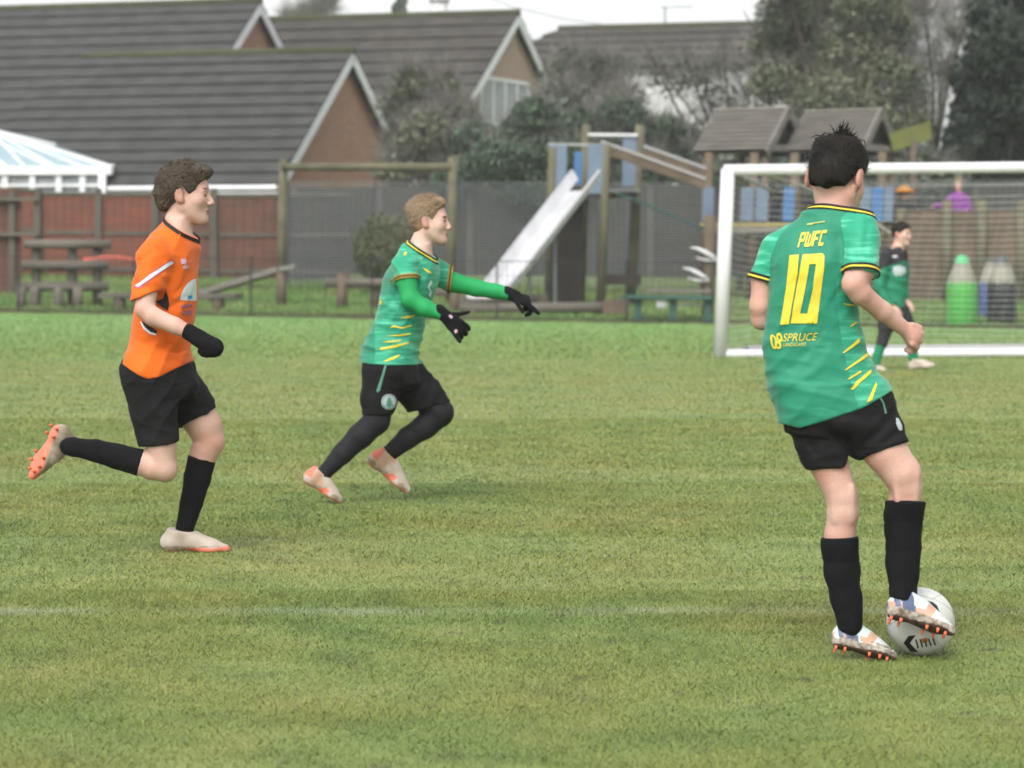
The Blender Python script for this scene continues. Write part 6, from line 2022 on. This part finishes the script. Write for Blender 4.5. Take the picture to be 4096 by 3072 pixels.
# ================================================================== RUNNER IN ORANGE
def orange_player():
    Y = 12.3
    J = lambda x, y, dy=0: Q(x, y, Y + dy)
    base = J(650, 2215); base.z = 0; base.y = Y
    hd = Head(J(748, 778), (.99, -.10, -.04), (.03, 0, 1), 1.03)
    nr = -.16
    torso = sil([(880, 676, 748, .07), (930, 650, 764, .12), (985, 622, 775, .165), (1040, 605, 782, .175), (1110, 585, 785, .17), (1160, 560, 784, .165), (1241, 540, 779, .155), (1333, 528, 764, .15), (1400, 516, 754, .15), (1450, 508, 764, .155), (1520, 508, 768, .155)], Y, .15)
    tb = [(z, cx, cy, rx * .86, ry * .86) for z, cx, cy, rx, ry in torso]
    neck = [(J(722, 838), .054), (J(712, 905), .060), (J(702, 965), .080)]
    narm = [(J(622, 1010, nr), .058), (J(592, 1110, nr - .03), .048), (J(584, 1180, nr - .05), .044), (J(580, 1238, nr - .07), .040), (J(612, 1266, nr - .08), .040), (J(700, 1303, nr - .09), .035), (J(792, 1346, nr - .10), .026)]
    farm = [(J(700, 1010, .17), .050), (J(660, 1110, .20), .046), (J(610, 1190, .20), .04), (J(650, 1245, .18), .034), (J(690, 1280, .16), .028)]
    nleg = [(J(606, 1484, -.09), .094), (J(620, 1640, -.09), .083), (J(645, 1780, -.10), .064), (J(650, 1868, -.10), .056), (J(612, 1868, -.10), .054), (J(560, 1850, -.10), .053), (J(470, 1826, -.10), .049), (J(380, 1802, -.10), .042), (J(296, 1788, -.10), .035), (J(274, 1786, -.10), .033)]
    fleg = [(J(660, 1490, .09), .100), (J(762, 1620, .10), .086), (J(820, 1710, .10), .073), (J(838, 1766, .10), .062), (J(820, 1800, .10), .061), (J(806, 1840, .10), .056), (J(790, 1910, .10), .053), (J(766, 2010, .10), .044), (J(740, 2110, .10), .034), (J(732, 2150, .10), .027)]
    def body(p):
        d = hd.sdf(p)
        d = smin(d, chain(p, neck), .02)
        d = smin(d, loft(p, tb), .03)
        for c in (narm, farm): d = smin(d, chain(p, c, .010), .012)
        for c in (nleg, fleg): d = smin(d, chain(p, c, .010), .012)
        d = smin(d, ell(p, J(668, 1882, -.10), np.eye(3), (.042, .042, .046)), .025)
        d = smin(d, ell(p, J(856, 1768, .10), np.eye(3), (.036, .040, .050)), .025)
        return d
    lo, hi = bounds([J(240, 640, -.36), J(900, 2180, .36)], .06)
    P, F = surf(body, lo, hi, .0052, 2)
    root = np_mesh('person', P, F, SKINS(), None, True, origin=base, slots=skin_slots(hd)(P[F].mean(1)))
    tag(root, 'curly haired player in orange shirt running to the right with one foot kicked up behind', 'person')
    # shorts
    pel = sil([(1420, 520, 755, .145), (1470, 514, 768, .15), (1540, 530, 800, .15), (1620, 545, 790, .14)], Y, .14)
    nh, fh = J(638, 1776, -.09), J(780, 1676, .10)
    na, fa = A_n(np.array([.14, 0, -1.0])), A_n(np.array([.50, 0, -.92]))
    nsx = [(J(590, 1490, -.085), .118), (J(612, 1640, -.09), .096), (J(632, 1800, -.095), .078)]
    fsx = [(J(664, 1490, .08), .118), (J(726, 1590, .09), .105), (J(802, 1700, .10), .088)]
    def shorts_raw(p):
        d = smax(loft(p, pel, 2.3), J(0, 1600).z - p[:, 2], .05)
        d = np.minimum(d, smax(loft(p, tb) - .008, J(0, 1560).z - p[:, 2], .03))
        n_ = smax(np.minimum(chain(p, nsx, .02), chain(p, nleg[:4], .016) - .009), plane(p, nh, na), .003)
        f_ = smax(np.minimum(chain(p, fsx, .02), chain(p, fleg[:5], .016) - .009), plane(p, fh, fa), .003)
        d = smin(d, smin(n_, f_, .004), .02)
        return d - folds(p, (.75, .2, -.5), 44, .008, 4) - folds(p, (.3, .1, .9), 50, .004, 7) - .003 * vnoise(p * 13, 6)
    def shorts(p): return smax(shorts_raw(p), p[:, 2] - J(0, 1415).z, .004)
    ncuff = J(581, 1184, nr - .05); nax_ = A_n(np.array([.38, -.06, -.92]))
    ns = [(J(650, 985, nr + .06), .072), (J(616, 1030, nr), .070), (J(578, 1215, nr - .05), .062)]
    fcuff = J(645, 1140, .20); fax = A_n(J(610, 1190, .2) - J(660, 1110, .2))
    fs = [(J(700, 1000, .14), .064), (J(675, 1070, .18), .058), (J(630, 1160, .20), .054)]
    nk = J(716, 908); nka = A_n(np.array([.50, -.05, .80]))
    hemx = [J(x, y) for x, y in ((470, 1448), (507, 1450), (560, 1482), (600, 1504), (622, 1508), (660, 1500), (710, 1474), (763, 1448), (800, 1440))]
    hx, hz = [v.x for v in hemx], [v.z for v in hemx]
    def shirt(p):
        d = loft(p, torso, 2.3)
        d = smin(d, chain(p, [(J(716, 905), .068), (J(700, 965), .11)]), .045)
        for ch, c, a, arm in ((ns, ncuff, nax_, narm), (fs, fcuff, fax, farm)):
            d = smin(d, smax(np.minimum(chain(p, ch, .02), chain(p, arm, .014) - .008), plane(p, c, a), .002), .03)
        low = np.clip((J(0, 1330).z - p[:, 2]) / .12, 0, 1)
        d = d - folds(p, (.3, .1, .9), 44, .013, 2) * low - folds(p, (.7, -.2, .6), 38, .009, 5) * (1 - low) - .004 * vnoise(p * 10, 3)
        for am, wd, pts in ((.013, .014, ((610, 1380), (680, 1400), (740, 1425))), (.011, .014, ((560, 1440), (620, 1420), (690, 1380))), (.010, .014, ((690, 1200), (730, 1150), (765, 1090))), (.010, .014, ((680, 1240), (720, 1210), (760, 1190))),
                            (.006, .014, ((560, 1090), (590, 1040), (640, 1000))), (-.009, .02, ((660, 960), (700, 1030), (690, 1100))), (.009, .013, ((540, 1350), (590, 1370), (630, 1360))), (.009, .013, ((640, 1470), (680, 1440), (730, 1430))), (.008, .013, ((575, 1130), (610, 1150)))):
            d = d + crease(p, Y - .02, [J(*q_) for q_ in pts], am, wd)
        d = smin(d, shorts_raw(p) - .006, .02)
        d = np.minimum(d, smax(chain(p, narm, .014) - .005, plane(p, ncuff, nax_), .002))
        d = smax(d, plane(p, nk, nka), .002)
        return np.maximum(d, np.interp(p[:, 0], hx, hz) - p[:, 2])
    so = cloth('shirt', shirt, *bounds([J(500, 850, -.34), J(790, 1530, .32)], .04), .005, M['orange_cloth'], root, None, 2)
    tr = bvh([so])
    band('collar', tr, nk, nka, -.012, .003, M['trim_black'], so, .003, .2)
    q = lambda pts: [(x / 2.16, 500 + y / 2.16) for x, y in pts]
    decal('sleeve_edge', [q([(1158, 1398), (1300, 1280), (1478, 1160), (1508, 1196), (1340, 1312), (1200, 1418)])], tr, M['print_magenta'], so, off=.002, step=5)
    decal('sleeve_stripe', [q([(1170, 1392), (1300, 1290), (1476, 1172), (1498, 1190), (1330, 1306), (1192, 1404)])], tr, M['print_white'], so, off=.004, step=5)
    decal('chest_mark', [q([(1556, 1170), (1572, 1150), (1582, 1162), (1600, 1152), (1608, 1180), (1600, 1210), (1582, 1200), (1566, 1206)])], tr, M['print_pink'], so, step=4)
    decal('chest_mark', [q([(1576, 1222), (1600, 1210), (1622, 1214), (1628, 1238), (1580, 1244)])], tr, M['print_pink'], so, step=4)
    decal('sponsor_print', [q([(1552, 1512), (1560, 1470), (1585, 1415), (1620, 1365), (1660, 1335), (1692, 1326), (1692, 1520)])], tr, M['print_white'], so, off=.002, step=5)
    decal('sponsor_print', [q([(1588, 1500), (1600, 1450), (1640, 1400), (1692, 1380), (1692, 1506)])], tr, M['print_mint'], so, off=.0035, step=5)
    decal('sponsor_print', [q([(1614, 1504), (1618, 1472), (1652, 1470), (1654, 1503)])], tr, M['print_blue'], so, off=.005, step=4)
    decal('sponsor_print', [q([(1560, 1560), (1600, 1548), (1655, 1545), (1650, 1570), (1600, 1580), (1562, 1582)])], tr, M['print_purple'], so, step=5)
    decal('sponsor_print', [q([(1575, 1612), (1600, 1600), (1655, 1602), (1650, 1645), (1575, 1640)])], tr, M['print_purple'], so, step=5)
    r4 = lambda pts: [(x / 1.843, 700 + y / 1.843) for x, y in pts]
    decal('side_panel', [r4([(1222, 850), (1240, 900), (1246, 950), (1238, 1000), (1190, 970), (1150, 930), (1200, 910)])], tr, M['trim_black'], so, step=5)
    decal('side_panel', [r4([(1046, 1078), (1090, 1100), (1160, 1150), (1150, 1178), (1110, 1160), (1070, 1120)])], tr, M['trim_black'], so, off=.002, step=5)
    decal('back_piping', [r4([(1036, 1082), (1046, 1080), (1072, 1122), (1112, 1158), (1152, 1170), (1152, 1182), (1105, 1172), (1060, 1135)])], tr, M['print_white'], so, off=.004, step=4)
    sh = cloth('shorts', shorts, *bounds([J(490, 1415, -.3), J(870, 1800, .3)], .05), .0055, M['black_cloth'], root)
    # socks
    def sock(leg, c0, a0):
        pts = [(q_[0], q_[1]) for q_ in leg]
        def fn(p):
            d = chain(p, leg, .010) - .0045 - .0012 * vnoise(p * 40, 2)
            return smax(d, plane(p, c0, a0), .003)
        return cloth('sock', fn, *bounds([q_[0] for q_ in leg], .09), .005, M['black_knit'], root)
    sock(nleg[5:], J(566, 1856, -.10), (1, 0, -.28)); sock(fleg[5:], J(806, 1828, .10), (.25, 0, 1))
    # glove: loosely closed fist, second hand bare of detail behind the chest
    def glove(wr, fwd, nrm, th, **k):
        fn = lambda p: smin(hand_sdf(p, wr, fwd, nrm, th, r=.0125, **k), chain(p, [(A3_(wr) - A_n(fwd) * .03, .034), (A3_(wr) + A_n(fwd) * .02, .034), (A3_(wr) + A_n(fwd) * .095, .042)]), .014)
        w = A3_(wr); return cloth('glove', fn, w - .23, w + .23, .004, M['black_knit'], root, smooth=1)
    glove(J(778, 1342, nr - .10), (.84, -.05, -.52), (.45, -.35, .80), (0, 1, 0), L=.165, curl=(1.0, 1.05, 1.1, 1.1), spread=.0, tcurl=.6)
    glove(J(690, 1280, .16), (.5, -.1, -.5), (.1, .8, .3), (0, -.3, .8), L=.15, curl=(1.3, 1.4, 1.4, 1.4), spread=.02, tcurl=.8)
    mats = [M['boot_dull'], M['boot_coral'], M['boot_dull'], M['boot_beige'], M['boot_dull']]
    def coral(q, sl, n3):
        sl[(q[:, 0] > .225) & (q[:, 2] < .05)] = 1
        sl[(q[:, 2] > .02) & (q[:, 2] < .05) & (q[:, 0] < .1) & (n3 > .2)] = 4
    make_boot(boot_frame(J(226, 1688, -.10), J(108, 1918, -.10), (.80, .50, .42)), root, mats, sole=.021, accent=coral)
    mats2 = [M['boot_beige'], M['boot_coral'], M['boot_beige'], M['boot_beige'], M['boot_dull']]
    make_boot(boot_frame(J(640, 2206, .10), J(926, 2212, .10), (0, -.08, 1)), root, mats2, hs=.92, studs=False, sole=.014, accent=lambda q, sl, n3: sl.__setitem__(((q[:, 0] > .235) & (q[:, 2] < .03)) | ((q[:, 0] > .10) & (q[:, 2] < .024)), 1))
    # curly hair
    def hair(p):
        q_ = hd.loc(p)
        d = ell(p, hd.P(0, -.018, .040), hd.R, np.array([.086, .110, .100]) * hd.sc)
        d = smin(d, ell(p, hd.P(0, .048, .098), hd.R, np.array([.064, .056, .036]) * hd.sc), .025)
        d = smin(d, ell(p, hd.P(0, -.082, -.012), hd.R, np.array([.064, .052, .065]) * hd.sc), .02)
        d = smin(d, ell(p, hd.P(0, -.118, .0), hd.R, np.array([.045, .022, .024]) * hd.sc), .015)
        d = d - .007 * vnoise(p * 52, 2) - .005 * vnoise(p * 95, 7)
        cut = np.interp(q_[:, 1], [-.13, -.06, -.034, -.005, .02, .04, .06, .08, .12], [-.085, -.080, -.045, .035, .0, .0, .045, .068, .08])
        return smax(d, cut - q_[:, 2], .01)
    ho = cloth('hair', hair, hd.c - .2, hd.c + .21, .0042, M['hair_brown'], root)
    def mask(d):
        f, u = d[:, 1], d[:, 2]
        return (u > np.interp(f, [-1, -.5, -.25, 0, .25, .5, .8, 1], [-.8, -.8, -.4, .1, .05, .2, .45, .6]))
    V, F = hair_strands(hd, 4200, mask, .040, lambda d: np.stack([.3 * d[:, 0], -.6 + 0 * d[:, 0], -.5 + .3 * d[:, 2]], 1) + .6 * RNG.normal(size=d.shape), .0013, .5, curl=.007, rad=(.085, .110, .100), seed=8)
    np_mesh('hair_curls', V, F, M['hair_brown_strand'], ho)
    return root

# ================================================================== GOALKEEPER FAR AWAY
W('keeper_green', (.010, .20, .10), (.013, .23, .12), scale=6, rough=.7)
W('keeper_dark', (.022, .022, .026), rough=.8)
W('sock_green', (.012, .22, .10), rough=.85)
def goalkeeper():
    Y = 30.9
    J = lambda x, y, dy=0: Q(x, y, Y + dy)
    base = J(3600, 1485); base.z = 0; base.y = Y
    hd = Head(J(3607, 936), (.80, -.58, -.05), (.03, 0, 1), 1.02)
    torso = sil([(985, 3578, 3606, .07), (1008, 3548, 3616, .12), (1040, 3530, 3622, .15), (1080, 3525, 3622, .15), (1130, 3520, 3622, .14), (1180, 3525, 3622, .13), (1230, 3530, 3618, .13), (1260, 3532, 3616, .13)], Y)
    larm = [(J(3550, 1020, -.10), .06), (J(3528, 1090, -.12), .05), (J(3518, 1150, -.12), .045), (J(3545, 1205, -.14), .04), (J(3568, 1225, -.15), .035)]
    rarm = [(J(3604, 1018, .12), .06), (J(3614, 1090, .14), .05), (J(3612, 1150, .14), .042), (J(3620, 1200, .06), .036)]
    lleg = [(J(3555, 1240), .10), (J(3545, 1310), .075), (J(3528, 1370), .058), (J(3510, 1420), .05), (J(3500, 1470), .04)]
    rleg = [(J(3595, 1240), .10), (J(3630, 1310), .075), (J(3648, 1362), .058), (J(3652, 1410), .052), (J(3654, 1462), .04)]
    neck = [(J(3598, 965), .055), (J(3590, 1000), .07)]
    def body(p):
        d = smin(hd.sdf(p), chain(p, neck), .02)
        d = smin(d, loft(p, [(a, b, c, e * .85, f * .85) for a, b, c, e, f in torso]), .03)
        for c in (larm, rarm, lleg, rleg): d = smin(d, chain(p, c) + .008, .015)
        for w, f in ((larm[-1][0], (.6, -.4, -.5)), (rarm[-1][0], (.5, -.5, -.5))): d = smin(d, hand_sdf(p, w, f, (.3, -.6, .6), (0, -.5, .5)), .012)
        return d
    lo, hi = bounds([J(3490, 870, -.3), J(3700, 1480, .3)], .1)
    P, F = surf(body, lo, hi, .009, 1)
    root = np_mesh('person', P, F, SKINS(), None, True, origin=base, slots=skin_slots(hd)(P[F].mean(1)))
    tag(root, 'distant goalkeeper in green and black walking in front of the goal net', 'person')
    def shirt(p):
        d = loft(p, torso)
        for c in (larm, rarm): d = smin(d, smax(chain(p, c) - .012, plane(p, c[-1][0], A_n(c[-1][0] - c[-2][0])), .004), .025)
        return smax(d - folds(p, (.3, 0, .9), 30, .012), J(0, 1242).z - p[:, 2], .004)
    def ss(c):
        py = (HY + (CAMH - c[:, 2]) / c[:, 1] * FPX) * 4; px = (CX + c[:, 0] / c[:, 1] * FPX) * 4
        return (py < np.interp(px, [3500, 3530, 3615], [1090, 1072, 1046])).astype(np.int32)
    so = cloth('shirt', shirt, *bounds([J(3500, 980, -.25), J(3640, 1260, .25)], .06), .009, [M['keeper_green'], M['keeper_dark']], root, ss)
    t = bvh([so])
    decal('chest_print', [[(3574, 1068), (3598, 1060), (3620, 1068), (3622, 1090), (3606, 1104), (3580, 1102), (3570, 1088)]], t, M['crest_white'], so, off=.006)
    decal('chest_print', [[(3568, 1022), (3588, 1022), (3588, 1030), (3568, 1030)]], t, M['print_white'], so, off=.006)
    def shorts(p):
        d = smax(loft(p, [(a, b, c, e * .97, f * .97) for a, b, c, e, f in torso]), J(0, 1262).z - p[:, 2], .02)
        for c in (lleg, rleg): d = smin(d, smax(chain(p, c) - .016, plane(p, c[1][0].lerp(c[2][0], .2), A_n(c[1][0] - c[0][0])), .004), .015)
        return smax(d, p[:, 2] - J(0, 1225).z, .004)
    cloth('shorts', shorts, *bounds([J(3500, 1220, -.2), J(3680, 1350, .2)], .06), .009, M['keeper_dark'], root)
    for c in (lleg, rleg):
        fn = lambda p, c=c: smax(chain(p, c), plane(p, c[2][0].lerp(c[3][0], .3), A_n(c[3][0] - c[2][0])), .003) - .004
        cloth('legging', fn, *bounds([q[0] for q in c[:4]], .14), .009, M['keeper_dark'], root)
    for c in (lleg, rleg):
        fn = lambda p, c=c: smax(chain(p, c), plane(p, c[2][0], A_n(c[2][0] - c[3][0])), .003) - .002
        cloth('sock', fn, *bounds([q[0] for q in c[2:]], .12), .008, M['sock_green'], root)
    m = [M['boot_beige'], M['boot_dull']]
    make_boot(boot_frame(J(3488, 1484), J(3552, 1490, -.05), (0, 0, 1)), root, m, studs=False)
    make_boot(boot_frame(J(3636, 1484), J(3744, 1468, -.05), (.1, 0, 1)), root, m, studs=False)
    def hair(p):
        q = hd.loc(p)
        d = ell(p, hd.P(0, -.014, .038), hd.R, np.array([.085, .106, .098]) * hd.sc) - .004 * vnoise(p * 50, 2)
        cut = np.interp(q[:, 1], [-.1, -.03, .03, .06, .12], [-.05, .0, .02, .05, .08])
        return smax(d, cut - q[:, 2], .006)
    cloth('hair', hair, hd.c - .2, hd.c + .2, .007, M['hair_dark'], root)

# ================================================================== CHILDREN ON THE PLAY FORT
W('coat_purple', (.26, .07, .30), (.21, .05, .25), scale=8, rough=.8)
W('coat_dark', (.03, .034, .036), rough=.85)
W('hat_orange', (.50, .22, .04), (.42, .18, .03), scale=8, rough=.8)
W('trouser_navy', (.03, .035, .055), rough=.85)
def child(label, x, Y, sy_head, coat, hair_m, f, hat=False, arm_out=False, hr=.10):
    zf = Q(0, 981, Y).z
    hc = Q(x, sy_head, Y)
    base = Vector((hc.x, Y, zf))
    hd = Head(hc, f, (0, 0, 1), .95)
    sz = hc.z - zf
    zs = lambda k: zf + sz * k
    tor = [(zs(.40), hc.x, Y, .15, .12), (zs(.60), hc.x, Y, .155, .12), (zs(.78), hc.x, Y, .16, .115), (zs(.84), hc.x, Y, .10, .09), (zs(.88), hc.x, Y, .06, .06)]
    sgn = -1
    la = [((hc.x - .14, Y - .02, zs(.79)), .06), ((hc.x - .30, Y - .12, zs(.66)), .05), ((hc.x - .50, Y - .2, zs(.64)), .045)] if arm_out else [((hc.x - .15, Y, zs(.79)), .055), ((hc.x - .19, Y - .03, zs(.6)), .045), ((hc.x - .14, Y - .16, zs(.52)), .04)]
    ra = [((hc.x + .15, Y, zs(.79)), .055), ((hc.x + .20, Y - .03, zs(.6)), .045), ((hc.x + .12, Y - .18, zs(.55)), .04)]
    legs_ = [[((hc.x + s_ * .08, Y, zs(.42)), .085), ((hc.x + s_ * .085, Y - .01, zs(.22)), .06), ((hc.x + s_ * .085, Y, zs(.03)), .045)] for s_ in (-1, 1)]
    def body(p):
        d = smin(hd.sdf(p), chain(p, [(hd.P(0, -.01, -.07), .045), ((hc.x, Y, zs(.82)), .05)]), .02)
        d = smin(d, loft(p, [(a, b, c, e * .85, g * .85) for a, b, c, e, g in tor]), .02)
        for c in (la, ra): d = smin(d, chain(p, c) + .012, .01)
        for c in legs_: d = smin(d, chain(p, c) + .01, .01)
        for c in (la, ra): d = smin(d, hand_sdf(p, c[-1][0], A_n(np.array(c[-1][0]) - np.array(c[-2][0])), (0, 0, 1), (0, -1, 0), L=.14), .01)
        return d
    lo, hi = np.array((hc.x - .75, Y - .45, zf - .05)), np.array((hc.x + .45, Y + .3, hc.z + .25))
    P, F = surf(body, lo, hi, .011, 1)
    root = np_mesh('person', P, F, SKINS(), None, True, origin=base, slots=skin_slots(hd)(P[F].mean(1)))
    tag(root, label, 'person')
    def cf(p):
        d = loft(p, tor)
        for c in (la, ra): d = smin(d, chain(p, c[:-1] + [(c[-1][0], c[-1][1])]) - .004, .03)
        return d - folds(p, (.2, 0, 1), 30, .012)
    cloth('coat', cf, lo, hi, .012, coat, root)
    def tf(p):
        d = np.minimum(chain(p, legs_[0]), chain(p, legs_[1])) - .006
        return d
    cloth('trousers', tf, lo, hi, .012, M['trouser_navy'], root)
    def hf(p):
        q = hd.loc(p)
        d = ell(p, hd.P(0, -.014, .038), hd.R, np.array([.09, .112, .10]) * hd.sc) - .004 * vnoise(p * 50, 2)
        return smax(d, np.interp(q[:, 1], [-.1, -.02, .03, .06, .12], [-.08, -.06, .0, .05, .08]) - q[:, 2], .006)
    cloth('hair', hf, hd.c - .2, hd.c + .2, .009, hair_m, root)
    if hat:
        def hh(p):
            d = smax(ell(p, hd.P(0, 0, .055), hd.R, (.15, .165, .13)), -(p - hd.P(0, 0, .055))[:, 2], .01)
            return smin(d, ell(p, hd.P(0, .0, .06), hd.R, (.27, .27, .024)), .04)
        cloth('hat', hh, hd.c - .3, hd.c + .3, .01, M['hat_orange'], root)
player_ten()
ball()
pointing_player()
orange_player()
goalkeeper()
child('child in a purple coat leaning out over the play fort wall', 3835, 56.6, 738, M['coat_purple'], M['hair_blond'], (-.5, -.85, 0), arm_out=True)
child('child in a dark coat and wide orange hat on the play fort', 3618, 56.9, 778, M['coat_dark'], M['hair_brown'], (.3, -.9, 0), hat=True)

# ================================================================== DAMP WINTER AIR
def haze():
    b = MB(); b.box((0, 88, 12.2), (290, 250, 27.0))
    m = bpy.data.materials.new('haze'); m.use_nodes = True
    N, L = m.node_tree.nodes, m.node_tree.links
    N.remove(N['Principled BSDF'])
    v = N.new('ShaderNodeVolumePrincipled'); v.inputs['Color'].default_value = (.92, .95, .96, 1); v.inputs['Density'].default_value = .0005
    L.new(v.outputs[0], N['Material Output'].inputs['Volume'])
    o = b.build('haze', m); tag(o, 'thin damp winter haze over the whole ground', 'haze', kind='stuff')
haze()
